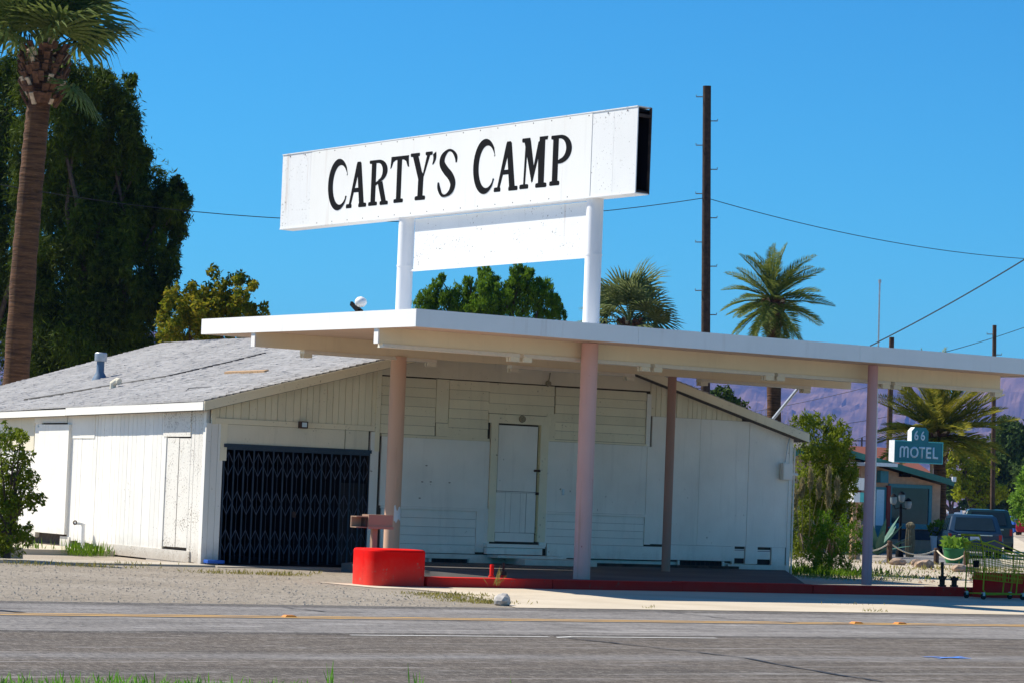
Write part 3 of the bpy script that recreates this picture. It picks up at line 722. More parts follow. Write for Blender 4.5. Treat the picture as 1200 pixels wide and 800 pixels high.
# frieze under the canopy
fx0, fx1 = XV + .055, W(762, 470)[0]
fz0 = W(480, 440.5)[1]
slab('trim', M['panel'], store, gx1 + .07, BY0 + .0, GZ + .01, XV + .05, FY + .0005, zg)
MB().prism([(fx0, fz0), (fx1, fz0), (fx1, rz(fx1) + .02), (RX, rz(RX)), (fx0, rz(fx0) + .02)], lambda a, b, c: Vector((a, c, b)), BY0 + .002, FY + .001).build('frieze_board', M['cream_panel'], store)
courses(447, 511, 440, 507, 6, M['cream_wood'])
fboard('trim', 511.6, 443.5, 526, 494.5, M['cream_wood'], .004)
courses(526.5, 573.2, 444.5, 511.3, 6, M['cream_wood'])
courses(511.4, 526.3, 494.8, 510.4, 1, M['cream_wood'])
fboard('ledge', 447, 507.3, 573.2, 510.4, M['cream_wood'], -.02)
fboard('wall_panel', 446.5, 510.5, 573.2, 591.5, M['panel'], .01)
fboard('ledge', 446.5, 591.6, 573.2, 594.8, M['panel'], -.012)
courses(469.4, 557.7, 595, 646.3, 5, M['panel'])
fboard('trim', 557.9, 595, 567.4, 646.3, M['panel'], -.004)
fboard('wall_panel', 446.5, 595, 469.2, 646.2, M['panel'], .008)
fboard('skirt_board', 446.5, 646.5, 574, 652, M['panel'], -.006)
fboard('trim', 567.5, 595, 573.5, 636, M['panel'], -.01)
courses(573.5, 650.5, 447.5, 483.5, 3, M['cream_wood'])
courses(651, 757.5, 452.8, 514.2, 6, M['cream_wood'])
fboard('ledge', 641, 514, 757.5, 516.2, M['cream_wood'], -.02)
fboard('trim', 757.6, 461, 762.3, 522.5, M['panel'], -.01)
fboard('trim', 757.6, 522.7, 762.4, 606, M['panel'], .003)
fboard('trim', 640.8, 484, 651, 513.9, M['cream_wood'], .002)
fboard('trim', 640.5, 516.2, 642.5, 600, M['panel'], .004)
fboard('wall_panel', 640, 516.4, 757.5, 598.8, M['panel'], .008)
fboard('ledge', 637, 598.9, 757.4, 601.3, M['panel'], -.012)
courses(640.6, 755, 601.4, 636.3, 4, M['panel'])
fboard('trim', 632.5, 598, 640.5, 640, M['panel'], -.002)
fboard('trim', 755.2, 601.6, 762.4, 637.4, M['panel'], -.004)
fboard('skirt_board', 640.6, 636.5, 777, 652.5, M['panel'], -.008)
# right-hand part
zp = W(764, 487)[1]
x = W(763, 470)[0]
while x < W(873, 490)[0]:
    w_ = random.uniform(.11, .15)
    if rz(x + w_) > zp + .03: top_cut_plank(x + .004, x + w_ - .004, zp, M['cream_wood'])
    x += w_
xs = [W(q, 560)[0] for q in (762.5, 819.5, 877, 926)]
zb_ = W(770, 637)[1]
for a, b in zip(xs[:-1], xs[1:]):
    b2 = min(b, BX1 - .01)
    pts = [(a + .004, zb_), (b2 - .004, zb_), (b2 - .004, min(zp - .004, rz(b2) + .02)), (a + .004, min(zp - .004, rz(a) + .02))]
    MB().prism(pts, lambda p, q, c: Vector((p, c, q)), BY0 + random.uniform(.006, .012), FY + .001).build('wall_panel', M['panel'], store)
fboard('skirt_board', 777, 637.5, 858, 655, M['panel'], -.006)
fboard('skirt_board', 858, 639, 860.5, 662, M['panel'], -.004)
fboard('skirt_board', 873.5, 640, 887.5, 660, M['panel'], -.002)
fboard('skirt_board', 904, 641, 919.5, 663, M['panel'], -.004)
fboard('skirt_board', 853, 660.5, 922, 668, M['panel'], -.002)
slab('corner_board', M['white_wood'], store, BX1 - .03, BY0 - .004, GZ, BX1 + .06, BY0 + .5, rz(BX1) + .05)
def vent(xl, yt, xr, yb):
    zt, zb = W(xl, yt)[1], W(xl, yb)[1]; a, b = W(xl, yt)[0], W(xr, yt)[0]
    v = MB().box(a, FY - .004, zb, b, FY - .002, zt).build('foundation_vent', M['dark'], store)
    m = zb + (zt - zb) * .35
    slab('vent_flap', M['panel'], v, a + .005, BY0 + .015, m, b - .005, BY0 + .03, m + .16)
    slab('vent_flap', M['panel'], v, a + .005, BY0 + .02, m + .17, b - .005, BY0 + .034, zt - .01)
vent(861, 642, 873, 659.5); vent(888, 643, 903.5, 661)
def crawl(xl, yt, xr, yb):
    zt, zb = W(xl, yt)[1], W(xl, yb)[1]; a, b = W(xl, yt)[0], W(xr, yt)[0]
    v = MB().box(a, FY + .0, zb, b, FY + .018, zt).build('crawl_opening', M['dark'], store)
    m = MB(); 
    for q in range(9): xx = a + (b - a) * (q + .5) / 9; m.box(xx - .006, FY - .012, zb, xx + .006, FY - .004, zt)
    m.build('mesh_screen', M['rust'], v)
    for e in (a - .05, b): slab('crawl_frame', M['panel'], v, e, BY0 + .01, zb, e + .05, FY + .01, zt)
crawl(506, 652.5, 549, 665); crawl(797, 656, 847, 671)
slab('foundation_ledge', M['rust'], store, W(680, 660)[0], BY0 - .03, 0.0, W(865, 665)[0], FY, .055)
fboard('foundation_panel', 549, 652.2, 576, 666, M['panel'], -.02)
# door with frame and steps
dfr = fboard('door_frame', 573.5, 484, 581.5, 634, M['cream_wood'], -.022)
fboard('door_frame', 631.5, 489, 640.5, 634.5, M['cream_wood'], -.022)
fboard('door_frame', 573, 484, 645.5, 494.5, M['cream_wood'], -.026)
fboard('door_frame', 629.5, 497, 632.6, 634, M['old_jamb'], .005)
a, b = W(582.2, 560)[0], W(629, 562)[0]; zt = W(583, 496)[1]; zb = W(573, 634.5)[1]
door = slab('door', M['gap_shade'], store, a + .006, BY0 + .018, zb + .012, b - .006, FY + .004, zt - .008)  # dark base colour draws the shaded grooves between the door panels
dm = zb + (zt - zb) * .425
slab('door_rail', M['panel'], door, a + .01, BY0 - .004, dm - .004, b - .01, BY0 + .0175, dm + .014)
slab('door_panel', M['panel'], door, a + .01, BY0 + .004, dm + .024, b - .012, BY0 + .0175, zt - .02)
wd_ = (b - a)
for e, f in ((.0, .235), (.24, .38), (.62, .76), (.765, 1)):
    slab('door_panel', M['panel'], door, a + wd_ * e + .002, BY0 + .009 + (.006 if .2 < e < .7 else 0), zb + .2, a + wd_ * f - .002, BY0 + .0175, dm - .008)
slab('door_panel', M['panel'], door, a + wd_ * .383, BY0 + .014, zb + .197, a + wd_ * .617, BY0 + .0175, dm - .008)
slab('door_panel', M['panel'], door, a + .012, BY0 + .008, zb + .02, b - .012, BY0 + .0175, zb + .192)
kz = W(628, 551)[1]
MB().tube([(b - .05, BY0 + .02, kz), (b - .05, BY0 - .05, kz)], [.028, .022], 10).tube([(b + .02, BY0 - .01, kz), (b + .02, BY0 - .06, kz)], .026, 10).build('door_handle', M['rust'], door)
MB().box(b - .02, BY0 - .02, dm - .03, b + .06, BY0 + .004, dm + .02).build('hasp', M['rust'], door)
lx, lz = W(611, 490.5)
MB().tube([(lx, BY0 - .02, lz), (lx, BY0 - .07, lz)], [.075, .065], 14).tube([(lx, BY0 - .07, lz), (lx, BY0 - .10, lz)], [.045, .03], 12).build('bulkhead_lamp', M['lamp_grey'], store)
lx, lz = W(642, 449)
MB().tube([(lx, BY0 - .0, lz), (lx, BY0 - .06, lz)], [.06, .05], 12).tube([(lx, BY0 - .03, lz + .04), (lx + .03, BY0 - .03, lz + .22)], .012, 6).build('bulkhead_lamp', M['lamp_grey'], store)
for nm, xl, yt, xr, yb, out in (('door_sill', 566, 636, 634, 640, .16), ('door_sill', 567, 640.5, 632, 648, .12), ('step', 571, 649, 651, 663.5, .42), ('step', 592, 665.5, 676, 674.5, .75)):
    zt, zb = W(xl, yt)[1], max(0.002, W(xl, yb)[1])
    if nm == 'step' and xl == 592: zt, zb = .115, .002
    if nm == 'step' and xl == 571: zb = .12
    slab(nm, M['panel'], store, W(xl, yt)[0], BY0 - out, zb, W(xr, yt)[0], BY0 + .0, zt)
# small marks on the plain panels
for q in ((500, 545), (495, 564), (505, 564), (527, 565), (492, 583)):
    sx, sz = W(*q); slab('nail_patch', M['rust'], store, sx - .02, BY0 + .004, sz - .008, sx + .02, BY0 + .011, sz + .008)
sx, sz = W(660, 576); slab('outlet_cover', M['galv'], store, sx - .025, BY0 - .004, sz - .06, sx + .025, BY0 + .01, sz + .06)
# electrical box and conduit at the corner
a, z1 = W(914, 542); b, z0 = W(925, 562)
eb = MB().box(a, BY0 - .12, z0, b, BY0 - .005, z1).build('electrical_box', M['panel'], store, bevel=.01)
slab('box_cover', M['white_wood'], eb, a + .02, BY0 - .128, z0 + .02, b - .02, BY0 - .1205, z1 - .02)
cp = [W(919, 541), W(922, 520), W(924, 512)]
MB().tube([(q[0], BY0 - .04, q[1]) for q in cp], .012, 6).build('conduit', M['galv'], eb)
cx = W(926.5, 600)[0]; MB().tube([(BX1 + .085, BY0 - .02, 2.55), (BX1 + .085, BY0 - .02, GZ)], .02, 6).tube([(BX1 + .03, BY0 - .03, z0 + .12), (BX1 + .17, BY0 - .03, z0 + .12)], .03, 6).build('conduit', M['panel'], store)
# service mast leaning up to the canopy
p0 = Vector((33.25, BY0 + .35, roof_z(33.25, BY0))); p1 = onY(934, 456, 46.25)
MB().tube([p0, p1 + (p1 - p0) * .1], .035, 8).tube([p0 - Vector((0, 0, .03)), p0 + Vector((0, 0, .05))], [.12, .05], 10).build('service_mast', M['galv'], store)

# side wall: vertical planks with the patched panels
def sboard(name, xl, yt, xr, yb, mat, out=.0, thick=.049, label=None):
    ym = (yt + yb) / 2; ya, za = SW(xr, yt); yb2, zb2 = SW(xl, yb); zt = SW((xl + xr) / 2, yt)[1]; zb = SW((xl + xr) / 2, yb)[1]
    return slab(name, mat, store, BX0 - out, SW(xr, ym)[0], zb, BX0 + thick, SW(xl, ym)[0], zt, label)
def side_planks(x_from, x_to, ztop, zbot, mat, out=0.0):
    ya, yb = SW(x_to, 560)[0], min(SW(x_from, 560)[0], BY1); y = ya
    while y < yb - .05:
        w_ = min(random.uniform(.195, .225), yb - y)
        slab('plank', mat, store, BX0 - out + random.uniform(0, .005), y + .005, zbot + random.uniform(-.03, .02), BX0 + .049, y + w_ - .005, ztop)
        y += w_
ZT = 2.765
side_planks(222, 236.5, ZT, GZ + .02, M['flaky'])
side_planks(112, 193, ZT, .02, M['white_wood'])
side_planks(81, 112, ZT, .06, M['white_wood'])
side_planks(0, 46, ZT, .06, M['white_wood']); side_planks(-190, 0, ZT, .06, M['white_wood'])
sboard('patch_panel', 193, 477, 225, 511, M['flaky'], .02)
sboard('board', 194, 512.5, 208, 640, M['flaky'], .012); sboard('board', 208.5, 513, 221.5, 641, M['flaky'], .004)
sboard('trim', 192.3, 512, 194, 640, M['white_wood'], .03)
sboard('skirt_board', 117, 640.5, 223, 653, M['flaky'], .03)
sboard('skirt_board', 172, 655.5, 215, 659.5, M['flaky'], .02)
sboard('patch_panel', 80, 484, 112, 513, M['panel'], .012)
sboard('boarded_door', 41.5, 484, 80, 495, M['panel'], .02)
sboard('boarded_door', 47, 497, 82, 624.5, M['panel'], .075, label='plain white sheet door standing proud of the planks')
sboard('boarded_door', 41, 500, 46.5, 628, M['panel'], .05)
sboard('patch_panel', 5, 485, 41, 527, M['cream_panel'], .02)
sboard('skirt_board', 71, 628, 82, 640, M['panel'], .02)
sboard('corner_board', 236.6, 477, 239.5, 661, M['white_wood'], .02)
# roof details
def on_roof(x, y):
    d = ray(x, y)
    t = 40.0
    for _ in range(60):
        p = CP + d * t; t += (roof_z(p.x, p.y) - p.z) / (d.z - ((roof_z(p.x + d.x * .01, p.y + d.y * .01) - roof_z(p.x, p.y)) / .01)) * .8
    return CP + d * t
vp = on_roof(117, 445)
hv = 7.4 * (vp - CP).dot(CF) / F_PX
MB().tube_prof(Vector((vp.x, vp.y, vp.z - .06)), [(.21, 0), (.18, .07), (.13, .17), (.088, .24), (.088, .50)], 16).build('vent_pipe', M['blue_galv'], roof, smooth=True)
MB().tube_prof(Vector((vp.x, vp.y, vp.z + .43)), [(.135, 0), (.14, .02), (.14, .18), (.12, .20)], 16).build('vent_cap', M['galv'], roof, smooth=True)
el = on_roof(132, 456)
MB().tube([el + Vector((0, 0, -.04)), el + Vector((0, 0, .13)), el + Vector((.06, -.10, .19)), el + Vector((.08, -.16, .17))], .075, 10).build('vent_elbow', M['cream_panel'], roof)
cbp = [on_roof(x, y) + Vector((0, 0, .03)) for x, y in ((29, 470), (70, 464), (120, 455), (195, 443), (270, 426), (310, 416), (352, 409))]
props(MB().tube(cbp, .034, 6).build('roof_cable', M['cable'], loc=tuple(cbp[0])), 'black cable lying across the grey shingle roof', 'cable')
bd = [on_roof(x, y) for x, y in ((266, 439), (313, 437.5))]
dv = (bd[1] - bd[0]); nrm = Vector((-.27, 0, 1)).normalized()
props(MB().obox((bd[0] + bd[1]) / 2 + nrm * .045, dv / 2, dv.cross(nrm).normalized() * .05, nrm * .03).build('loose_board', M['wood_raw'], loc=tuple(bd[0])), 'short bare wooden board lying on the shingles below the canopy corner', 'board')
bd = [on_roof(x, y) for x, y in ((158, 418.5), (171, 417.5))]; dv = (bd[1] - bd[0])
props(MB().obox((bd[0] + bd[1]) / 2 + nrm * .035, dv / 2, dv.cross(nrm).normalized() * .05, nrm * .02).build('roof_debris', M['wood_raw'], loc=tuple(bd[0])), 'small scrap of wood lying high on the shingle roof', 'debris')
st = [on_roof(x, y) + Vector((0, 0, .03)) for x, y in ((219, 459.5), (221, 457), (236, 456), (249, 455))]
props(MB().tube(st, .022, 6).tube([st[0], st[0] + Vector((0, 0, -.03))], .04, 8).build('pipe_strap', M['cable'], loc=tuple(st[0])), 'thin dark pipe scrap on the roof edge above the garage corner', 'pipe')
bp = W(247, 652)
props(MB().box(bp[0] - .17, BY0 - .26, GZ + .036, bp[0] + .17, BY0 - .05, GZ + .10).build('blue_block', M['bluep'], loc=(bp[0], BY0 - .15, GZ), bevel=.012), 'flat bright blue block on the ground beside the folding gate', 'block')

# ------------------------------------------------------------------ gas station canopy
canopy = thing('gas_station_canopy', 'flat white gas station canopy on pink and tan round columns', 'canopy', (20.03, 37.77, 0))
CX0, CX1, CY0, CY1 = 20.05, 33.3, 37.77, 46.13
def tilt(mb):
    for v in mb.v: v.z += .016 * (v.y - 37.77) - .0055 * (v.x - 20.03)
    return mb
tilt(MB().box(CX0 + .03, CY0 + .03, 4.0, CX1 - .03, CY1 - .03, 4.17)).build('roof_deck', M['canopy_white'], canopy)
n_s = 6
for k in range(n_s):
    a = CX0 + .03 + (CX1 - CX0 - .06) * k / n_s; b = CX0 + .03 + (CX1 - CX0 - .06) * (k + 1) / n_s
    tilt(MB().box(a + .003, CY0 + .03, 3.945, b - .003, CY1 - .03, 3.985)).build('soffit_panel', M['soffit'], canopy)
fj = [CX0, 24.2, 28.75, CX1]
for a, b in zip(fj[:-1], fj[1:]):
    tilt(MB().box(a + .002, CY0, 3.925, b - .002, CY0 + .028, 4.205)).build('fascia_panel', M['canopy_white'], canopy)
    tilt(MB().box(a + .002, CY1 - .028, 3.925, b - .002, CY1, 4.205)).build('fascia_panel', M['canopy_white'], canopy)
yj = [CY0 + .029, 44.9, CY1 - .029]
for a, b in zip(yj[:-1], yj[1:]):
    tilt(MB().box(CX0 + .0015, a, 3.925, CX0 + .029, b - .003, 4.205)).build('fascia_panel', M['canopy_white'], canopy)
    tilt(MB().box(CX1 - .029, a, 3.925, CX1 - .001, b - .003, 4.205)).build('fascia_panel', M['canopy_white'], canopy)
B1, B2 = 39.18, 43.92
for yb, xe, nm in ((B1, 33.02, 'beam'), (B2, 33.3, 'beam')):
    o = tilt(MB().box(CX0 + .06, yb - .07, 3.685, min(xe, CX1 - .12), yb + .07, 3.944)).build('beam', M['beam'], canopy)
    e = tilt(MB().box(CX0 + .035, yb - .075, 3.68, CX0 + .06, yb + .075, 3.944)).build('beam_end', M['canopy_white'], canopy)
def column(x, y, r, ztop, mat, lab):
    m = MB().tube_prof(Vector((x, y, 0)), [(r * 1.02, 0), (r, .02), (r, ztop)], 28)
    c = m.build('column', mat, canopy, smooth=True); c['label'] = lab; return c
c1 = column(23.97, 38.90, .142, 3.93, M['pink'], 'thick pink column on the red kerb')
c2 = column(23.0, B2, .145, 3.77, M['tan'], 'thick tan column behind the red island')
c3 = column(29.88, 38.86, .090, 3.90, M['mauve'], 'thin mauve column on the kerb with red chips')
c4 = column(28.95, B2, .085, 3.73, M['brownp'], 'thin brown column before the store wall')
sx = onY(466, 566, B2 - .15); MB().box(sx.x - .03, B2 - .155, sx.z - .1, sx.x + .03, B2 - .10, sx.z + .1).build('conduit_box', M['tan'], c2)
pp = onY(461, 601, B2 - .1)
mb = MB()
for k in range(9):
    a = -1.57 + (k - 2) * .16
    r = .1465; zc = pp.z + .02 * math.sin(k * 2.1)
    mb.v += [Vector((23.0 + r * math.cos(a), B2 + r * math.sin(a), zc - .13 - .03 * math.sin(k))), Vector((23.0 + r * math.cos(a), B2 + r * math.sin(a), zc + .10 + .05 * math.sin(k * 1.3 + 1)))]
mb.f = [(2 * k, 2 * k + 2, 2 * k + 3, 2 * k + 1) for k in range(8)]; mb.mi = [0] * 8
mb.build('bare_patch', M['pole_white'], c2)

# light fittings under the beams
def fitting(x0, x1, yb, name_label, blocks=(1, 1)):
    zb = 3.685 + .016 * (yb - 37.77) - .0055 * ((x0 + x1) / 2 - 20.03)
    t = thing('light_fitting', name_label, 'light fitting', ((x0 + x1) / 2, yb, zb), 'bare fluorescent fittings under the canopy beams')
    m = MB()
    sl0 = -.0055 * (x0 - (x0 + x1) / 2); sl1 = -.0055 * (x1 - (x0 + x1) / 2)
    m.prism([(-.11, -.06), (.11, -.06), (.085, -.001), (-.085, -.001)], lambda a, b, c: Vector((c, yb + a, zb + b + (sl0 if c == x0 else sl1))), x0, x1)
    m.build('tray', M['tray'], t)
    for k, xe in enumerate((x0 + .08, x1 - .08)):
        if blocks[k]:
            zz = zb + (sl0, sl1)[k]
            slab('lampholder', M['cream_panel'], t, xe - .085, yb - .075, zz - .135, xe + .085, yb - .02, zz - .056)
            slab('lampholder', M['cream_panel'], t, xe - .085, yb + .02, zz - .135, xe + .085, yb + .075, zz - .056)
    return t
X1 = lambda px, py: onY(px, py, B1).x
X2 = lambda px, py: onY(px, py, B2).x
q = 'bare light tray under the roadside canopy beam, '
fitting(X1(446, 406), X1(606, 418), B1, q + 'first from the lit fascia corner', (0, 1))
fitting(X1(611, 418), X1(759, 429), B1, q + 'crossing behind the thick pink column')
fitting(X1(764, 430), X1(904, 441), B1, q + 'midway between the two kerb columns')
fitting(X1(908, 441), X1(1040, 450), B1, q + 'reaching the thin mauve column')
fitting(X1(1045, 451), X1(1171, 461), B1, q + 'last one, over the motel sign', (1, 1))
q = 'bare light tray under the canopy beam nearer the store, '
fitting(X2(354, 414), X2(509, 426), B2, q + 'beside the tan column')
fitting(X2(597, 431), X2(741, 441), B2, q + 'above the store door')
fitting(X2(819, 448), X2(947, 458), B2, q + 'beyond the store roof edge')
# flood lamp on the canopy roof
fp = onX(417, 363, CX0 + .12); fl = thing('canopy_floodlight', 'small white floodlight on black bracket, perched on the canopy roof edge', 'floodlight', tuple(fp))
fp = Vector((CX0 + .16, fp.y, 4.205 + .016 * (fp.y - 37.77)))
ORG[fl] = fp; fl.location = fp
MB().blob(fp + Vector((.02, -.05, .17)), (.10, .11, .09), 3, 2, .06).build('lamp_head', M['white'], fl, smooth=True)
MB().obox(fp + Vector((0, .12, .09)), (.02, 0, 0), (0, .14, .07), (0, .015, -.03)).obox(fp + Vector((.06, .1, .06)), (.015, 0, 0), (0, .13, .05), (0, .015, -.03)).box(fp.x - .03, fp.y - .1, fp.z - .002, fp.x + .09, fp.y + .22, fp.z + .02).build('bracket', M['black'], fl)

# ------------------------------------------------------------------ big sign
SA = math.radians(10.3)
SD = Vector((-math.sin(SA), math.cos(SA), 0)); SN = Vector((-SD.y, SD.x, 0))     # along the sign (away), face normal
SP = Vector((23.95, 38.87, 0))
sign = thing('roadside_sign', 'long white sign reading CARTY\'S CAMP in black, on two white poles above the canopy', 'sign', (23.95, 38.87, 4.2))
def sg(s, z, d): return SP + SD * s + SN * d + Vector((0, 0, z))      # s along, z up, d out of the face
def sbox(mb, s0, s1, z0, z1, d0, d1):
    # the sign droops a little toward its far end
    return mb.add([sg(s, z - .012 * (s + 1.15), d) for z in (z0, z1) for s, d in ((s0, d0), (s1, d0), (s1, d1), (s0, d1))],
                  [(3, 2, 1, 0), (4, 5, 6, 7), (0, 1, 5, 4), (1, 2, 6, 5), (2, 3, 7, 6), (3, 0, 4, 7)])
S0, S1, Z0, Z1 = -1.15, 8.85, 6.385, 7.80
body = MB()
sbox(body, S0 + .05, S1 - .01, Z0 + .02, Z0 + .06, -.14, .14); sbox(body, S0 + .05, S1 - .01, Z1 - .06, Z1 - .02, -.14, .14)
sbox(body, S0 + .3, S0 + .33, Z0 + .06, Z1 - .06, -.135, .135); sbox(body, S1 - .05, S1 - .011, Z0 + .06, Z1 - .06, -.14, .14)
sbox(body, S0 + .02, S1 - .01, Z0 + .03, Z1 - .03, -.15, -.141)
body.build('sign_frame', M['black'], sign)
e = MB(); sbox(e, S0, S0 + .045, Z0 - .01, Z1 + .01, -.16, -.135); sbox(e, S0 + .001, S0 + .045, Z1 - .16, Z1 - .11, -.134, .134); sbox(e, S0 + .0, S0 + .045, Z0 + .0, Z0 + .03, -.134, .134)
e.build('end_frame', M['rust'], sign)
sj = [S0, S0 + .57, S0 + 1.11, S1 - .95, S1 - .25, S1]
for k, (a, b) in enumerate(zip(sj[:-1], sj[1:])):
    m = MB(); sbox(m, a + .002, b - .002, Z0, Z1, .141, .160 + (.006 if k == 2 else 0))
    m.build('face_panel', M['sign_vinyl'] if k == 2 else M['sign_metal'], sign)
tr = MB(); sbox(tr, S0, S1, Z1 + .001, Z1 + .018, -.15, .172); sbox(tr, S0, S1, Z0 - .018, Z0 - .001, -.15, .172); tr.build('edge_trim', M['sign_metal'], sign)
for k in range(21):
    s = S0 + .25 + k * .475
    for z in ((Z1 - .05, Z0 + .026) if 2 < k < 19 else (Z1 - .05,)):
        m = MB(); sbox(m, s - .009, s + .009, z, z + .018, .1605, .168); m.build('rivet', M['rust'], sign)
# letters
def ell(cx, cy, rx, ry, a0, a1, n=26): return [(cx + rx * math.cos(math.radians(a0 + (a1 - a0) * k / n)), cy + ry * math.sin(math.radians(a0 + (a1 - a0) * k / n))) for k in range(n + 1)]
def thick(p, q, w0, w1=None):
    w1 = w0 if w1 is None else w1
    return [(p[0] - w0 / 2, p[1]), (p[0] + w0 / 2, p[1]), (q[0] + w1 / 2, q[1]), (q[0] - w1 / 2, q[1])]
def serif(x0, x1, y0, y1, up=True):
    m = (x1 - x0) * .18; c = .35 * (y1 - y0)
    if up: return [(x0 + m * .3, y0), (x1 - m * .3, y0), (x1, y0 + c), (x1 - m * .2, y1 - c * .3), (x1 - m, y1), (x0 + m, y1), (x0 + m * .2, y1 - c * .3), (x0, y0 + c)]
    return [(a, y0 + y1 - b) for a, b in serif(x0, x1, y0, y1, True)]
def band(outer, inner): return [[outer[k], outer[k + 1], inner[k + 1], inner[k]] for k in range(len(outer) - 1)]
def curve(pts, ws):
    L, R = [], []
    for i, p in enumerate(pts):
        a, b = pts[max(i - 1, 0)], pts[min(i + 1, len(pts) - 1)]; t = Vector((b[0] - a[0], b[1] - a[1])).normalized()
        L.append((p[0] - t.y * ws[i] / 2, p[1] + t.x * ws[i] / 2)); R.append((p[0] + t.y * ws[i] / 2, p[1] - t.x * ws[i] / 2))
    return band(L, R)
def smooth_pts(ctrl, n=5):
    out = []
    P = [ctrl[0]] + list(ctrl) + [ctrl[-1]]
    for i in range(1, len(P) - 2):
        for k in range(n):
            t = k / n; r = []
            for c in range(len(ctrl[0])):
                a, b, d, e_ = P[i - 1][c], P[i][c], P[i + 1][c], P[i + 2][c]
                r.append(.5 * (2 * b + (d - a) * t + (2 * a - 5 * b + 4 * d - e_) * t * t + (3 * b - a - 3 * d + e_) * t ** 3))
            out.append(tuple(r))
    out.append(tuple(ctrl[-1])); return out
def g_C():
    o = ell(.53, .5, .53, .5, 33, 322, 40); i_ = ell(.63, .49, .385, .385, 33, 322, 40)
    i_[0] = (o[0][0] - .03, o[0][1] - .11); o[0] = (o[0][0] + .02, o[0][1] - .10)
    i_[1] = (i_[1][0] + .04, i_[1][1] - .035)
    i_[-1] = (o[-1][0] - .03, o[-1][1] + .075); o[-1] = (o[-1][0] + .03, o[-1][1] + .07)
    return band(o, i_)
def g_A(): return [[(.13, .05), (.24, .05), (.64, .90), (.66, 1.0), (.50, 1.0), (.47, .95)], [(.66, .05), (.90, .05), (.70, .97), (.64, 1.0), (.52, 1.0), (.50, .88)],
                   [(.26, .335), (.74, .335), (.72, .43), (.29, .43)], serif(0, .29, 0, .09), serif(.62, 1.02, 0, .09)]
def g_R():
    o = ell(.48, .755, .47, .245, 90, -78, 16); i_ = ell(.46, .745, .24, .185, 90, -84, 16)
    return [[(.12, .05), (.36, .05), (.36, .97), (.12, .97)], serif(0, .47, 0, .085), serif(0, .36, .925, 1.0, False), [(.3, .932), (.48, .930), (.48, 1.0), (.3, 1.0)]] + band(o, i_) + \
           [[(.34, .43), (.62, .52), (.60, .58), (.34, .50)], [(.46, .50), (.70, .52), (.93, .06), (.70, .05)], serif(.60, 1.03, 0, .085)]
def g_T(): return [[(.36, .05), (.62, .05), (.62, .95), (.36, .95)], serif(.22, .76, 0, .085), [(.02, .92), (.98, .92), (1.0, 1.0), (.02, 1.0)],
                   [(-.02, .745), (.05, .765), (.14, .88), (.30, .93), (.02, .97)], [(1.02, .745), (.94, .765), (.85, .88), (.68, .93), (.98, .97)]]
def g_Y(): return [[(.39, .05), (.63, .05), (.64, .47), (.40, .47)], serif(.26, .76, 0, .09), [(.40, .44), (.60, .52), (.36, .95), (.10, .95)], [(.56, .44), (.66, .50), (.93, .95), (.78, .95)], [(.40, .40), (.64, .40), (.645, .50), (.58, .58), (.46, .58)],
                   serif(0, .44, .925, 1.0, False), serif(.70, 1.03, .925, 1.0, False)]
def g_q(): return curve(smooth_pts([(.55, .93), (.62, .6), (.45, .25), (.15, 0)]), [x[0] for x in smooth_pts([(.75,), (.72,), (.4,), (.1,)])])
def g_S():
    c = smooth_pts([(.93, .70, .07), (.90, .83, .14), (.70, .945, .085), (.48, .955, .09), (.25, .84, .22), (.22, .70, .26), (.42, .555, .27), (.66, .43, .27), (.80, .28, .25), (.72, .13, .19), (.48, .045, .085), (.25, .06, .10), (.10, .20, .13), (.06, .32, .06)], 5)
    return curve([(a[0], a[1] * 1.55) for a in c], [a[2] * 1.0 for a in c])
def g_M(): return [[(.13, .05), (.20, .05), (.25, .95), (.17, .95)], serif(.0, .32, 0, .09), [(.12, .95), (.35, .95), (.50, .38), (.43, .10)], [(.40, .14), (.46, .12), (.78, .97), (.62, .90)],
                   [(.66, .05), (.86, .05), (.86, .95), (.68, .97), (.62, .80)], serif(.56, .96, 0, .09), serif(.04, .34, .915, 1.0, False), [(.66, .93), (.94, .93), (.96, 1.0), (.66, 1.0)]]
def g_P():
    o = ell(.45, .715, .55, .285, 90, -88, 18); i_ = ell(.42, .725, .32, .205, 90, -86, 18)
    return [[(.12, .05), (.38, .05), (.38, .97), (.12, .97)], serif(0, .48, 0, .09), serif(.02, .4, .92, 1.0, False), [(.3, .930), (.46, .930), (.46, 1.0), (.3, 1.0)]] + band(o, i_) + [[(.34, .43), (.50, .43), (.50, .52), (.34, .49)]]
LET = [('C', 7.337, 6.735, 6.521, 7.489), ('A', 6.755, 6.144, 6.542, 7.393), ('R', 6.076, 5.497, 6.549, 7.389), ('T', 5.435, 4.904, 6.561, 7.413), ('Y', 4.859, 4.238, 6.573, 7.435),
       ('q', 4.233, 4.111, 7.198, 7.416), ('S', 4.058, 3.500, 6.577, 7.452), ('C', 3.057, 2.463, 6.577, 7.550), ('A', 2.472, 1.843, 6.594, 7.459), ('M', 1.786, 1.043, 6.603, 7.480), ('P', 1.005, 0.454, 6.614, 7.472)]
GL = dict(C=g_C, A=g_A, R=g_R, T=g_T, Y=g_Y, q=g_q, S=g_S, M=g_M, P=g_P)
for ch, l, r, b, t in LET:
    polys = GL[ch](); w_, h_ = l - r, t - b; m = MB(); ky = 1 / 1.55 if ch == 'S' else 1
    for k, pl in enumerate(polys):
        e_ = .0001 * k
        m.prism([(l - p[0] * w_, b + p[1] * ky * h_) for p in pl], lambda a, z, d: sg(a, z, d), .1664, .1685 + e_)
    m.build('letter', M['black'], sign)
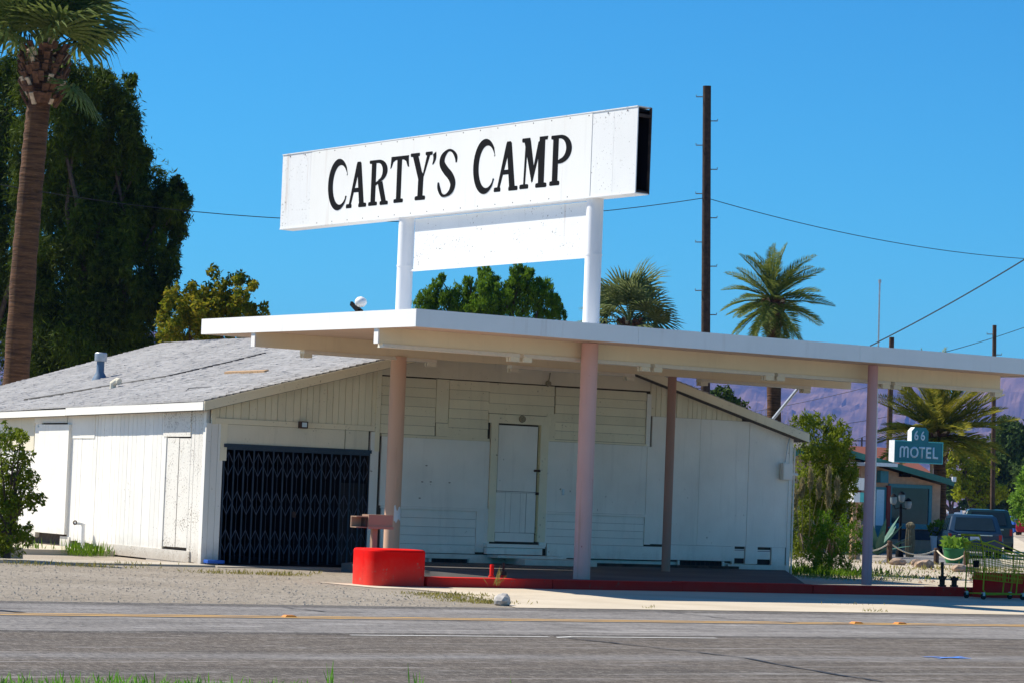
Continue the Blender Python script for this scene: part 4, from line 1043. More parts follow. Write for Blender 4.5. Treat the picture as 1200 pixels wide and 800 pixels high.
# lower panel, poles, brackets
s_a, s_b = .16, 4.80
m = MB(); sbox(m, s_a, s_b, 5.375, 6.325, .03, .05); lp = m.build('lower_panel', M['sign_metal'], sign)
for s in (s_a - .02, s_b + .02):
    for z in (5.40,): 
        br = MB(); sbox(br, s - .14, s + .08, z - .015, z + .015, -.0, .028); br.build('bracket', M['sign_metal'], sign)
P2 = Vector((23.0, B2, 0))
for (x, y, zb, zt, r) in ((23.97, 38.90, 4.15, 6.42, .142), (23.04, 43.9, 4.20, 6.36, .145)):
    po = MB().tube_prof(Vector((x, y, 0)), [(r, zb), (r, zt)], 28).build('pole', M['pole_white'], sign, smooth=True)
    MB().tube_prof(Vector((x, y, 0)), [(r + .008, 5.40), (r + .008, 5.43)], 28).build('strap', M['pole_white'], po, smooth=True)

# ------------------------------------------------------------------ island and small things on the forecourt
def rounded(x0, x1, y0, y1, r, n=6):
    out = []
    for cx, cy, a0 in ((x1 - r, y1 - r, 0), (x0 + r, y1 - r, 90), (x0 + r, y0 + r, 180), (x1 - r, y0 + r, 270)):
        for k in range(n + 1):
            a = math.radians(a0 + 90 * k / n); out.append((cx + r * math.cos(a), cy + r * math.sin(a)))
    return out
ix1 = 20.73
isl = MB().prism(rounded(19.72, ix1, 38.2, 39.15, .28), lambda a, b, c: Vector((a, b, c)), GZ - .03, .425)
props(isl.build('pump_island', M['red'], loc=(20.2, 38.7, GZ), smooth=True, bevel=.035), 'bright red rounded concrete block at the near end of the kerb', 'island block')
# beige box on a post
b0 = onY(415, 603, 39.45); b1 = onY(456, 616, 39.45)
bx = thing('post_box', 'beige open-ended metal box on short post behind the red block', 'box', ((b0.x + b1.x) / 2, 39.45, 0))
m = MB(); x0, x1, z0, z1 = b0.x, b1.x, b1.z - .02, b0.z + .02
xm = x0 + (x1 - x0) * .32
m.box(xm, 39.33, z0, x1, 39.57, z1).box(x0, 39.54, z0 - .015, xm, 39.57, z1 - .03).box(x0, 39.36, z1 - .045, xm, 39.54, z1 - .03).box(x0, 39.36, z0 - .015, xm, 39.54, z0)
m.build('box_body', M['box_tan'], bx); MB().box(xm - .03, 39.365, z0 + .005, xm - .001, 39.535, z1 - .05).build('box_inside', M['rust'], bx)
slab('box_lip', M['box_tan'], bx, xm - .01, 39.31, z0 - .03, x1 + .01, 39.33, z0 + .015)
px0 = onY(438, 630, 39.45).x
slab('post', M['box_tan'], bx, px0 - .045, 39.41, 0.0, px0 + .045, 39.49, z0)
# red stub pipes
def stub(px, py, name, lab, y=38.85, h=.2, r=.035, mat='red', top=None):
    p = onY(px, py, y); t = MB().tube_prof(Vector((p.x, y, 0)), [(r * 1.5, 0), (r * 1.5, .03), (r, .031), (r, h), (r * .8, h + .01)], 12)
    if top:
        t.cur = 1; t.tube([(p.x, y, h), (p.x - .01, y, h + top)], r * .55, 8); t.tube_prof(Vector((p.x, y, 0)), [(r * 1.4, h - .03), (r * 1.4, h + .03)], 8)
    return props(t.build(name, [M[mat], M['rust']], loc=(p.x, y, 0), smooth=True), lab, 'pipe stub', 'capped pipe stubs behind the red kerb')
stub(576, 677, 'pipe_stub', 'plain red pipe stub standing behind the kerb before the door')
stub(590, 677, 'pipe_stub', 'red pipe stub with a rusty valve on top before the door', h=.07, top=.17)
stub(1104, 687, 'pipe_stub', 'taller black pipe stub behind the kerb opposite the motel', h=.16, mat='rust', top=.28, r=.05)
stub(1118, 688, 'pipe_stub', 'shorter black pipe stub behind the kerb opposite the motel', h=.14, mat='rust', top=.05, r=.05)
# rocks
rk = onZ(595, 709); props(MB().blob((rk.x, rk.y + .15, GZ + .06), (.12, .12, .10), 5, 2, .3).build('rock', M['rock'], loc=(rk.x, rk.y, GZ)), 'pale squarish rock at the road edge by the driveway', 'rock')
rl = ['small tan rock beside the motel rope fence, nearest the mauve column', 'long brown rock among the lot rocks', 'rounded brown rock next to the long brown rock', 'dark rock lying under the last rope fence post', 'reddish rock nearest the shopping cart']
for k, (x, y, rx) in enumerate(((1052, 661, .25), (1083, 664, .3), (1074, 662, .2), (1125, 669, .24), (1137, 669, .26))):
    p = onZ(x, y); props(MB().blob((p.x, p.y, GZ + .06), (rx, rx * .7, rx * .5), k + 9, 2, .35).build('rock', M['rock_brown'], loc=(p.x, p.y, GZ)), rl[k], 'rock', 'rocks edging the motel lot')
# standpipe by the side wall
sp_ = onZ(96, 647); tp = thing('standpipe', 'white standpipe with tap and small wheel beside the side wall', 'standpipe', (sp_.x, sp_.y, GZ))
u = (sp_ - CP).dot(CF) / F_PX
MB().tube([(sp_.x, sp_.y, GZ), (sp_.x, sp_.y, GZ + 34 * u)], .045, 10).build('pipe', M['white'], tp)
MB().tube([(sp_.x, sp_.y, GZ + 33 * u), (sp_.x - .1, sp_.y - .03, GZ + 34 * u), (sp_.x - .2, sp_.y - .05, GZ + 34 * u)], .025, 8).build('tap', M['galv'], tp)
w0 = Vector((sp_.x - .2, sp_.y - .06, GZ + 35 * u)); MB().tube([w0 + Vector((.035 * math.cos(a * .52), 0, .035 * math.sin(a * .52))) for a in range(13)], .014, 6).build('tap_wheel', M['rust'], tp)
# red block at the end of the kerb and shopping cart
rb0 = onY(1153, 702, 37.95); props(MB().box(rb0.x, 37.95, GZ - .02, rb0.x + 3.2, 38.29, onY(1170, 671, 37.95).z).build('red_wall', M['red_kerb'], loc=(rb0.x + 1, 38.3, GZ), bevel=.03), 'low dark red block wall behind the green shopping cart', 'wall')

def make_cart():
    p0 = onZ(1136, 704); p1 = onZ(1196, 705)
    yc = 37.35; xa, xb = onY(1134, 700, yc).x, onY(1197, 700, yc).x
    z = lambda py: onY(1165, py, yc).z
    t = thing('shopping_cart', 'yellow green plastic shopping cart standing against the red kerb', 'shopping cart', ((xa + xb) / 2, yc, GZ))
    hw = .24; L = xb - xa
    # basket: wider at the handle (far end), rim slopes down to the nose
    zr0, zr1, zb0, zb1 = .82, .62, .20, .14   # rim/bottom heights at handle end (xa) and nose (xb)
    m = MB()
    def ring(f, s=1.0):
        x0, x1 = xa + .08 + .10 * (1 - f), xb - .06 - .06 * (1 - f); w0, w1 = hw * (.8 + .2 * f), hw * (.62 + .2 * f)
        a0, a1 = zb0 + (zr0 - zb0) * f, zb1 + (zr1 - zb1) * f
        return [Vector((x0, yc - w0, a0)), Vector((x1, yc - w1, a1)), Vector((x1, yc + w1, a1)), Vector((x0, yc + w0, a0))]
    for k in range(8):
        r = ring(k / 7); m.tube(r + [r[0]], .012 if k == 7 else .0055, 6, False)
    lo, hi = ring(0), ring(1)
    for s0, s1 in ((0, 1), (1, 2), (2, 3), (3, 0)):
        n = 14 if s0 in (0, 2) else 8
        for k in range(n + 1): m.tube([lo[s0].lerp(lo[s1], k / n), hi[s0].lerp(hi[s1], k / n)], .0055, 5)
    for k in range(9): m.tube([lo[0].lerp(lo[1], k / 8), lo[3].lerp(lo[2], k / 8)], .0055, 5)
    m.build('basket', M['cart'], t)
    f = MB()
    for s in (-1, 1):
        y = yc + s * hw
        f.tube([(xa + .02, y, .96), (xa + .10, y, .80), (xa + .16, y, .42), (xa + .14, y, .02), (xa + .22, y, -.06), (xb - .1, y * .5 + yc * .5, -.05)], .013, 8)
        f.tube([(xb - .1, yc + s * hw * .75, -.05), (xb - .04, yc + s * hw * .7, .34), (xb - .07, yc + s * hw * .7, .62)], .011, 8)
        f.tube([(xb - .28, yc + s * hw * .75, -.05), (xb - .24, yc + s * hw * .72, .36)], .012, 8)
        f.tube([(xa + .10, y, .82), (xa + .36, y, .88), (xb - .1, yc + s * hw * .7, .66)], .012, 8)
    f.tube([(xa + .22, yc - hw, -.055), (xa + .22, yc + hw, -.055)], .01, 6)
    for k in range(5): f.tube([(xa + .22, yc - hw + 2 * hw * k / 4, -.055), (xb - .1, yc - hw * .75 + 1.5 * hw * k / 4, -.05)], .007, 5)
    f.build('cart_frame', M['cart'], t)
    MB().tube([(xa + .02, yc - hw, .96), (xa + .02, yc + hw, .96)], .02, 8).build('handle', M['cart'], t)
    for xx in (xa + .16, xb - .12):
        for s in (-1, 1):
            y = yc + s * hw * (.95 if xx < xa + .3 else .72)
            w = MB().tube([(xx, y - .014, GZ + .055), (xx, y + .014, GZ + .055)], .055, 12).build('wheel', M['rubber'], t)
            MB().obox((xx, y, GZ + .095), (.025, 0, 0), (0, .02, 0), (0, 0, .03)).build('caster', M['galv'], w)
    sx = onY(1144, 660, yc - hw - .01)
    slab('advert_plate', M['black'], t, sx.x - .07, yc - hw - .03, sx.z - .06, sx.x + .05, yc - hw - .015, sx.z + .06)
make_cart()

# ------------------------------------------------------------------ motel
MY = 74.4
mx = lambda px, py: onY(px, py, MY)
mb0, mb1 = mx(985, 640).x, mx(1100, 648).x
e1 = mx(1106, 562); r0 = mx(965, 521)
motel = thing('motel_building', 'small salmon motel office with green edged roof and large teal framed window', 'building', (mb1 - 2, MY, GZ))
rx = r0.x - .4
def mroof(x): return e1.z + (r0.z - e1.z) * (e1.x - x) / (e1.x - r0.x) if x >= rx else e1.z + (r0.z - e1.z) * (e1.x - rx) / (e1.x - r0.x) - (rx - x) * .27
ml = rx - 5
MB().prism([(ml, GZ), (mb1, GZ), (mb1, mroof(mb1) - .2), (rx, mroof(rx) - .2), (ml, mroof(ml) - .2)], lambda a, b, c: Vector((a, c, b)), MY, MY + 9).build('wall', M['stucco'], motel)
rf = MB()
for y0, y1, d0, d1 in ((MY - .5, MY + 9.5, -.12, .0),):
    xs_ = (ml - .4, rx, e1.x)
    rf.add([Vector((x, y, mroof(x) + d)) for d in (d0, d1) for y in (y0, y1) for x in xs_], [(0, 1, 4, 3), (1, 2, 5, 4), (9, 10, 7, 6), (10, 11, 8, 7), (0, 6, 7, 1), (1, 7, 8, 2), (3, 4, 10, 9), (4, 5, 11, 10), (0, 3, 9, 6), (2, 8, 11, 5)])
rfo = rf.build('roof', M['shingle_edge'], motel)
fb = MB()
for a, b in ((ml - .4, rx), (rx, e1.x + .03)):
    fb.add([Vector((x, y, mroof(min(x, e1.x)) + d)) for y in (MY - .54, MY - .505) for x in (a, b) for d in (-.20, .01)], [(0, 1, 3, 2), (4, 6, 7, 5), (0, 4, 5, 1), (2, 3, 7, 6), (1, 5, 7, 3), (0, 2, 6, 4)])
fb.build('fascia_board', M['roof_green'], rfo)
slab('white_gutter_end', M['white'], rfo, e1.x - .1, MY - .6, e1.z - .05, e1.x + .06, MY - .541, e1.z + .12)
# siding boards of the gable
zg0 = mx(1050, 561).z
z = zg0
while z < mroof(rx) - .35:
    xr = min(mb1 - .02, e1.x - (z + .45 - e1.z) / ((r0.z - e1.z) / (e1.x - r0.x)))
    if xr > rx + .5: slab('siding_board', M['stucco'], motel, mx(1008, 560).x, MY - .03, z + .01, xr, MY - .001, z + .19)
    z += .2
wa, wb = mx(1041, 566), mx(1090, 618)
win = MB()
win.box(wa.x, MY - .06, wb.z, wa.x + .13, MY - .002, wa.z).box(wb.x - .13, MY - .06, wb.z, wb.x, MY - .002, wa.z).box(wa.x + .13, MY - .06, wa.z - .12, wb.x - .13, MY - .002, wa.z).box(wa.x + .13, MY - .06, wb.z, wb.x - .13, MY - .002, wb.z + .12)
wf = win.build('window', M['teal'], motel)
slab('pane', M['glass'], wf, wa.x + .13, MY - .03, wb.z + .12, wb.x - .13, MY - .02, wa.z - .12)
for k in range(5):
    a = wa.x + .2 + k * .25; slab('curtain', M['curtain'], wf, a, MY - .018, wb.z + .14, a + random.uniform(.12, .2), MY - .012, wa.z - .5)
slab('valance', M['curtain'], wf, wa.x + .14, MY - .019, wa.z - .48, wb.x - .14, MY - .011, wa.z - .14)
ws = slab('sill', M['teal'], wf, wa.x - .03, MY - .12, wb.z - .06, wb.x + .03, MY - .002, wb.z)
slab('wainscot', M['navy'], motel, wa.x - .05, MY - .02, wb.z - .42, mb1 - .05, MY - .001, wb.z - .08)
dx0, dx1 = mx(1024, 570).x, mx(1040, 640).x
dr = slab('door', M['teal'], motel, dx0, MY - .05, GZ, dx1 - .15, MY - .001, mx(1030, 570).z)
slab('door_glass', M['lettering'], dr, dx0 + .08, MY - .058, GZ + .9, dx1 - .25, MY - .051, mx(1030, 573).z)
slab('door_post', M['red_wood'], motel, dx1 - .15, MY - .1, GZ, dx1, MY - .001, mx(1030, 568).z)
slab('door_post', M['red_wood'], motel, dx0 - .75, MY - .1, GZ, dx0 - .6, MY - .001, mx(1030, 568).z)
gm = mx(1038, 563.5); slab('wall_lamp', M['black'], motel, mx(1053, 555).x, MY - .15, mx(1053, 558).z, mx(1064, 555).x, MY - .031, mx(1053, 553).z)
sgb = mx(1030, 558); slab('notice_box', M['teal'], motel, sgb.x - .12, MY - .25, sgb.z - .2, sgb.x + .22, MY - .04, sgb.z + .2)
aw = mx(1000, 541); slab('porch_roof', M['white'], motel, mx(996, 545).x, MY - 1.4, mx(1000, 545).z, mx(1022, 545).x, MY - .001, mx(1000, 541).z)

# motel sign: boxed, mounted on a post at the roof
MS = 75.6
msx = lambda px, py: onY(px, py, MS)
a, b = msx(1048.5, 515), msx(1104, 543)
msign = thing('motel_sign', 'teal box sign reading 66 MOTEL above the green edged roof', 'sign', ((a.x + b.x) / 2, MS, GZ))
rot = Matrix.Rotation(math.radians(-4), 3, 'Z')
ang = math.radians(-6); mU = Vector((math.cos(ang), math.sin(ang), 0)); mN = Vector((mU.y, -mU.x, 0))   # along, out
wS = (b.x - a.x) * .93; o0 = Vector((a.x, MS, 0)); zt, zb = a.z, msx(1048.5, 541).z
def ms(u_, z, d): return o0 + mU * u_ + mN * d + Vector((0, 0, z))
def msbox(mb, u0, u1, z0, z1, d0, d1):
    return mb.add([ms(u_, z, d) for z in (z0, z1) for u_, d in ((u0, d0), (u1, d0), (u1, d1), (u0, d1))], [(0, 1, 2, 3), (7, 6, 5, 4), (4, 5, 1, 0), (5, 6, 2, 1), (6, 7, 3, 2), (7, 4, 0, 3)])
dS = -.36
m = MB(); msbox(m, 0.0, wS, zb, zt, dS, 0); m.build('sign_box', M['white'], msign)
m = MB(); msbox(m, 0.0, wS, zb, zt, .001, .02); m.build('sign_face', M['teal_sign'], msign)
tu0, tu1 = wS * .345, wS * .69; tz = zt + (zt - zb) * .62
cc = (tu1 - tu0) * .18
pts = [(tu0, zt), (tu1, zt), (tu1, tz - cc), (tu1 - cc, tz), (tu0 + cc, tz), (tu0, tz - cc)]
MB().prism(pts, lambda p, q, d: ms(p, q, d), dS + .1, 0.0).build('top_box', M['white'], msign)
MB().prism(pts, lambda p, q, d: ms(p, q, d), .001, .02).build('top_face', M['teal_sign'], msign)
ed = MB()
for u0, u1, z0, z1 in ((0, wS, zb, zb + .03), (0, tu0, zt - .03, zt), (tu1, wS, zt - .03, zt), (wS - .03, wS, zb + .03, zt - .03)): msbox(ed, u0, u1, z0, z1, .0205, .03)
ed.build('sign_edge', M['aqua'], msign)
def text_mesh(txt, name, u0, u1, z0, z1, mat, parent):
    cu = bpy.data.curves.new('text', 'FONT'); cu.body = txt; cu.extrude = .0; cu.resolution_u = 4; cu.offset = .018
    to = bpy.data.objects.new('text', cu); COL.objects.link(to); dg = bpy.context.evaluated_depsgraph_get()
    me = bpy.data.meshes.new_from_object(to.evaluated_get(dg)); bpy.data.objects.remove(to); bpy.data.curves.remove(cu)
    xs = [v.co.x for v in me.vertices]; ys = [v.co.y for v in me.vertices]
    for v in me.vertices:
        p = ms(u0 + (v.co.x - min(xs)) / (max(xs) - min(xs)) * (u1 - u0), z0 + (v.co.y - min(ys)) / (max(ys) - min(ys)) * (z1 - z0), .026) - ORG[parent]; v.co = p
    me.name = name; me.materials.append(mat); o = bpy.data.objects.new(name, me); COL.objects.link(o); o.parent = parent; ORG[o] = ORG[parent]
    sol = o.modifiers.new('solid', 'SOLIDIFY'); sol.thickness = .01
for ch, f0, f1 in (('M', .10, .285), ('O', .315, .49), ('T', .50, .625), ('E', .645, .755), ('L', .785, .90)):
    if ch == 'M':   # round-shouldered M of the photo
        u0, u1 = wS * f0, wS * f1; z0, z1 = zb + (zt - zb) * .23, zb + (zt - zb) * .75; w_ = u1 - u0; h_ = z1 - z0; mm = MB(); sw = .17
        k = 0
        def P_(pl):
            global _k
            mm.prism([(u0 + p[0] * w_, z0 + p[1] * h_) for p in pl], lambda p, q, d: ms(p, q, d), .021, .0305 + .0001 * len(mm.f))
        P_([(0, 0), (sw, 0), (sw, .8), (0, .8)]); P_([(.42, .05), (.58, .05), (.58, .8), (.42, .8)]); P_([(1 - sw, 0), (1, 0), (1, .75), (1 - sw, .75)])
        for cx in (.29, .71):
            for q in band(ell(cx, .72, .29, .28, 0, 180, 10), ell(cx, .72, .13, .14, 0, 180, 10)): P_(q)
        mm.build('letter', M['lettering'], msign)
    else: text_mesh(ch, 'letter', wS * f0, wS * f1, zb + (zt - zb) * .23, zb + (zt - zb) * .75, M['lettering'], msign)
for f0, f1 in ((.395, .48), (.53, .615)): text_mesh('6', 'numeral', wS * f0, wS * f1, zt + (tz - zt) * .06, zt + (tz - zt) * .78, M['lettering'], msign)
for f_ in (.2, .84):
    pc = ms(wS * f_, 0, dS / 2); MB().tube_prof(Vector((pc.x, pc.y, 0)), [(.06, mroof(pc.x) - .05), (.06, zb)], 10).build('post', M['wood_raw'], msign)

# things in the motel yard
def gp(px, py): return onZ(px, py)
# painted letter boxes on timber posts
lb = gp(1003, 655); Dl = (lb - CP).dot(CF) / F_PX
bxs = thing('stacked_sign_boxes', 'white box over aqua box, both peeling, on two timber posts before the motel', 'sign boxes', (lb.x, lb.y, GZ))
def at(px, py): return onY(px, py, lb.y)
p, q_ = at(998, 559), at(1016, 574); slab('upper_box', M['sign_metal'], bxs, p.x, lb.y - .15, q_.z, q_.x, lb.y + .15, p.z)
p, q_ = at(997, 576), at(1016, 588); slab('lower_box', M['aqua'], bxs, p.x, lb.y - .17, q_.z, q_.x, lb.y + .15, p.z)
slab('box_end', M['sign_metal'], bxs, p.x - .02, lb.y - .18, q_.z - .01, p.x + .2, lb.y + .14, p.z)
for px in (1000, 1006):
    c = at(px, 600).x; slab('post', M['wood_raw'] if px == 1000 else M['stucco'], bxs, c - .07, lb.y - .06, GZ, c + .06, lb.y + .06, at(px, 588).z)
# yard lamp
yl_ = gp(1054, 652); t = thing('yard_lamp', 'black iron yard lamp with three glass lanterns before the motel window', 'lamp', (yl_.x, yl_.y, GZ))
U = (yl_ - CP).dot(CF) / F_PX; zt_ = GZ + U * 70
MB().tube_prof(Vector((yl_.x, yl_.y, GZ)), [(.13, 0), (.12, .15), (.05, .3), (.04, 1.6), (.035, U * 62)], 10).build('pole', M['black'], t, smooth=True)
ar = MB()
for dx in (-.30, .02, .28):
    ar.tube([(yl_.x, yl_.y, GZ + U * 58), (yl_.x + dx * .7, yl_.y, GZ + U * 56), (yl_.x + dx, yl_.y, GZ + U * 61)], .016, 6)
ar.build('arm', M['black'], t)
for dx, dz in ((-.30, 0), (.02, .08), (.28, -.12)):
    l = MB().tube_prof(Vector((yl_.x + dx, yl_.y, GZ + U * 61 + dz)), [(.04, 0), (.09, .03), (.11, .15), (.10, .24)], 10).build('lantern', M['lantern'], t, smooth=True)
    MB().tube_prof(Vector((yl_.x + dx, yl_.y, GZ + U * 61 + dz + .24)), [(.12, 0), (.08, .05), (.03, .10)], 10).build('lantern_cap', M['black'], l, smooth=True)
# columnar cactus
cb = gp(1066, 652); U = (cb - CP).dot(CF) / F_PX; m = MB(); n = 18
prof = [(.13, 0), (.15, .3), (.16, .6), (.14, 1.0), (.125, 1.12), (.15, 1.16), (.15, 1.25), (.09, 1.33), (.03, 1.36)]; vs = []
for r, z in prof:
    for j in range(n * 2):
        a = PI * j / n; rr = r * (1.0 if j % 2 else .82); vs.append((cb.x + rr * math.cos(a), cb.y + rr * math.sin(a), GZ + z * 41 * U / 1.36))
m.add(vs, [(i * 2 * n + j, i * 2 * n + (j + 1) % (2 * n), (i + 1) * 2 * n + (j + 1) % (2 * n), (i + 1) * 2 * n + j) for i in range(len(prof) - 1) for j in range(2 * n)] + [tuple((len(prof) - 1) * 2 * n + j for j in range(2 * n))])
props(m.build('columnar_cactus', M['cactus'], loc=(cb.x, cb.y, GZ)), 'single grey brown ribbed cactus column before the motel window', 'cactus')
# agave
ag = gp(1028, 652); t = thing('agave', 'blue green agave with broad pointed leaves behind the mauve column', 'plant', (ag.x, ag.y, GZ))
for k in range(16):
    az = k * 2.4; el = math.radians(18 + 55 * (k / 16)); L = 1.3 + .3 * random.random(); d = Vector((math.cos(az) * math.cos(el), math.sin(az) * math.cos(el), math.sin(el))); s_ = Vector((-math.sin(az), math.cos(az), 0)); c = Vector((ag.x, ag.y, GZ + .1))
    m = MB(); vs = []
    for f, w in ((0, .07), (.35, .12), (.7, .09), (1, .005)):
        p = c + d * L * f + Vector((0, 0, -.12 * f * f * L)); vs += [p + s_ * w, p + Vector((0, 0, -.05 * (1 - f))), p - s_ * w]
    m.add(vs, [(3 * i + j, 3 * i + j + 1, 3 * i + j + 4, 3 * i + j + 3) for i in range(3) for j in range(2)]); m.build('leaf', M['agave'], t)
# pots
def pot(px, py, r, h, mat, lab, plant_mat, ph):
    b = gp(px, py); t = thing('plant_pot', lab, 'plant pot', (b.x, b.y, GZ), 'potted plants by the parked cars')
    MB().tube_prof(b, [(r * .75, 0), (r * .95, h * .6), (r, h * .92), (r * 1.05, h * .93), (r * 1.05, h), (r * .9, h), (r * .85, h * .85)], 16).build('pot', mat, t, smooth=True)
    C, A, B = cloud([((b.x, b.y, GZ + h + ph * .45), (r * 1.3, r * 1.3, ph * .6))], 900, .12, .5, 0, .3, .6); quads('foliage', plant_mat, C, A, B, t)
pot(1100, 649, .30, .62, M['white'], 'white flower pot with pale leafy plant by the palm trunk', M['shrub'], .5)
pot(1118, 659, .32, .42, M['terracotta'], 'green bowl pot with succulents before the dark blue car', M['lime'], .3)
# rope fence
fl_ = ['short dark post of the rope fence below the yard lamp', 'short dark post of the rope fence beside the white pot', 'last short post of the rope fence beside the shopping cart']
tops = []
for k, (px, py, h) in enumerate(((1042, 659, .62), (1097, 660, .45), (1132, 664, .43))):
    b = gp(px, py); rr = .075
    props(MB().tube_prof(b, [(rr * 1.1, 0), (rr, .1), (rr, h - .03), (rr * .7, h)], 10).build('fence_post', M['pole_brown'], loc=tuple(b)), fl_[k], 'post', 'rope fence posts'); tops.append(b + Vector((0, 0, h - .06)))
mr = MB(); pl = [tops[0] + Vector((-1.2, .2, -.05))] + tops
for a, b in zip(pl[:-1], pl[1:]): mr.tube([a.lerp(b, f) + Vector((0, 0, -.22 * 4 * f * (1 - f))) for f in np.linspace(0, 1, 11)], .02, 6)
props(mr.build('rope', M['rope'], loc=tuple(tops[0])), 'pale rope slung between the short posts of the motel yard', 'rope')

# ------------------------------------------------------------------ vehicles
def car(name, label, px, py, heading, body, L, Wd, H, kind, paint_m):
    """local frame: +y forward, rear at y = 0; loc = rear centre on the ground"""
    b = gp(px, py); t = thing(name, label, 'car' if kind != 'pickup' else 'pickup truck', (0, 0, 0), 'vehicles parked along the side street')
    hw = Wd / 2
    def loft(name, st, mat, parent, sub=True):
        # st: list of (y, [(x,z)...half profile]) mirrored
        mb = MB(); n = len(st[0][1])
        for y, pr in st:
            pts = [(-x, z) for x, z in pr] + [(x, z) for x, z in pr[::-1]]
            for x, z in pts: mb.v.append(Vector((x, y, z)))
        m2 = 2 * n
        for i in range(len(st) - 1):
            for j in range(m2 - 1): mb.f.append([i * m2 + j, i * m2 + j + 1, (i + 1) * m2 + j + 1, (i + 1) * m2 + j]); mb.mi.append(0)
            mb.f.append([i * m2 + m2 - 1, i * m2, (i + 1) * m2, (i + 1) * m2 + m2 - 1]); mb.mi.append(0)
        mb.f.append(list(range(m2))); mb.mi.append(0); mb.f.append(list(range((len(st) - 1) * m2, len(st) * m2))[::-1]); mb.mi.append(0)
        return mb.build(name, mat, parent, smooth=True, bevel=.03, sharp=35)
    gc = .22
    low = lambda w, z1, z0=gc: [(w * .9, z0), (w * .985, z0 + .15), (w, z0 + .38), (w * .965, z1)]
    if kind == 'pickup':
        sh_ = H * .56
        loft('body', [(0, low(hw * .96, sh_)), (.1, low(hw, sh_)), (2.2, low(hw, sh_)), (L - 1.2, low(hw, sh_)), (L - .1, low(hw * .95, sh_ - .08)), (L, low(hw * .88, sh_ - .2))], paint_m, t)
        cy0, cy1, cy2, cy3 = 1.9, 2.05, 3.6, 4.3
    else:
        sh_ = H * .56
        loft('body', [(0, low(hw * .92, sh_ - .04)), (.10, low(hw * .985, sh_)), (1.0, low(hw, sh_ + .01)), (L - 1.3, low(hw, sh_)), (L - .25, low(hw * .94, sh_ - .13)), (L, low(hw * .82, sh_ - .28))], paint_m, t)
        cy0, cy1, cy2, cy3 = .10, .62, L - 2.3, L - 1.35
        if kind == 'suv': cy1 = .42
    tw_ = hw * .76
    top = lambda w0, w1, z: [(w0 * .985, sh_ - .02), (w0 * .97, sh_ + .02), (w1 + .03, z - .06), (w1 - .06, z)]
    cabst = [(cy0, [(hw * .95, sh_ - .02), (hw * .94, sh_ - .01), (hw * .93, sh_), (hw * .90, sh_ + .01)]), (cy1, top(hw * .96, tw_, H - .03)), (cy1 + .6, top(hw * .97, tw_, H)), (cy2, top(hw * .97, tw_, H - .01)), (cy3, [(hw * .95, sh_ - .02), (hw * .94, sh_ - .01), (hw * .92, sh_), (hw * .88, sh_ + .01)])]
    loft('cabin', cabst, paint_m, t)
    # rear window lies on the slanting cabin rear
    def on_rear(u_, v_):
        y = cy0 + (cy1 - cy0) * v_; z = sh_ + (H - .03 - sh_) * v_; w = hw * .92 + (tw_ - hw * .92) * v_
        return Vector((u_ * w, y - .012 - .01 * (1 - v_), z + .012))
    gq = [on_rear(-.80, .16), on_rear(.80, .16), on_rear(.80, .86), on_rear(-.80, .86)]
    th_ = Vector((0, .02, -.01)); mm = MB().add(gq + [p + th_ for p in gq], [(0, 1, 2, 3), (4, 7, 6, 5), (0, 4, 5, 1), (1, 5, 6, 2), (2, 6, 7, 3), (3, 7, 4, 0)]); mm.build('rear_window', M['carglass'], t)
    for s in (-1, 1):
        n_w = 3 if kind != 'pickup' else 2
        ys = np.linspace(cy1 + .12, cy2 + .15, n_w + 1)
        for a, b_ in zip(ys[:-1], ys[1:]):
            def on_side(y, v_): return Vector((s * (hw * .97 + (tw_ + .03 - hw * .97) * v_ + .004), y, sh_ + .02 + (H - .08 - sh_) * v_))
            gq = [on_side(a + .05, .14), on_side(b_ - .05, .14), on_side(b_ - .09, .86), on_side(a + .09, .86)]
            th_ = Vector((-s * .02, 0, 0)); MB().add(gq + [p + th_ for p in gq], [(0, 1, 2, 3), (4, 7, 6, 5), (0, 4, 5, 1), (1, 5, 6, 2), (2, 6, 7, 3), (3, 7, 4, 0)]).build('side_window', M['carglass'], t)
        for wy in (L * .19, L * .80):
            wz = .33; w = MB().tube([(s * (hw - .2), wy, wz), (s * (hw + .005), wy, wz)], .33, 20).build('wheel', M['rubber'], t)
            MB().tube([(s * (hw + .006), wy, wz), (s * (hw + .018), wy, wz)], [.21, .19], 16).build('rim', M['steel'], w)
        lz0, lz1 = (sh_ - .26, sh_ - .02) if kind != 'pickup' else (sh_ - .32, sh_ - .05)
        MB().box(s * hw * .93 - (.0 if s > 0 else -.0) - .10 * (s > 0) - .0 * (s < 0), -.02, lz0, s * hw * .93 + .10 * (s < 0), .04, lz1).build('tail_light', M['tail'], t)
        MB().box(min(s * (hw + .02), s * (hw + .18)), L - 1.75, sh_ + .0, max(s * (hw + .02), s * (hw + .18)), L - 1.63, sh_ + .15).build('mirror', paint_m, t)
        MB().box(s * hw * .62 - .13, L - .10, sh_ - .36, s * hw * .62 + .13, L - .005, sh_ - .24).build('headlight', M['lettering'], t)
    MB().box(-hw * .97, -.10, .36, hw * .97, .06, .56).build('bumper', M['chrome'] if kind == 'pickup' else paint_m, t, bevel=.03)
    MB().box(-.16, -.02, sh_ - .24, .16, -.0, sh_ - .10).build('number_plate', M['plate'], t)
    MB().box(-hw * .6, -.028, sh_ - .06, hw * .6, .0, sh_ - .035).build('trim_strip', M['chrome'], t)
    MB().tube([(-.3, cy1 - .16, H * .56 + .2), (.1, cy1 - .24, H * .56 + .12)], .008, 5).build('wiper', M['black'], t)
    if kind == 'suv':
        for s in (-1, 1): MB().tube([(s * tw_ * .9, cy1 + .1, H + .03), (s * tw_ * .9, cy2 - .1, H + .03)], .02, 6).build('roof_rail', M['black'], t)
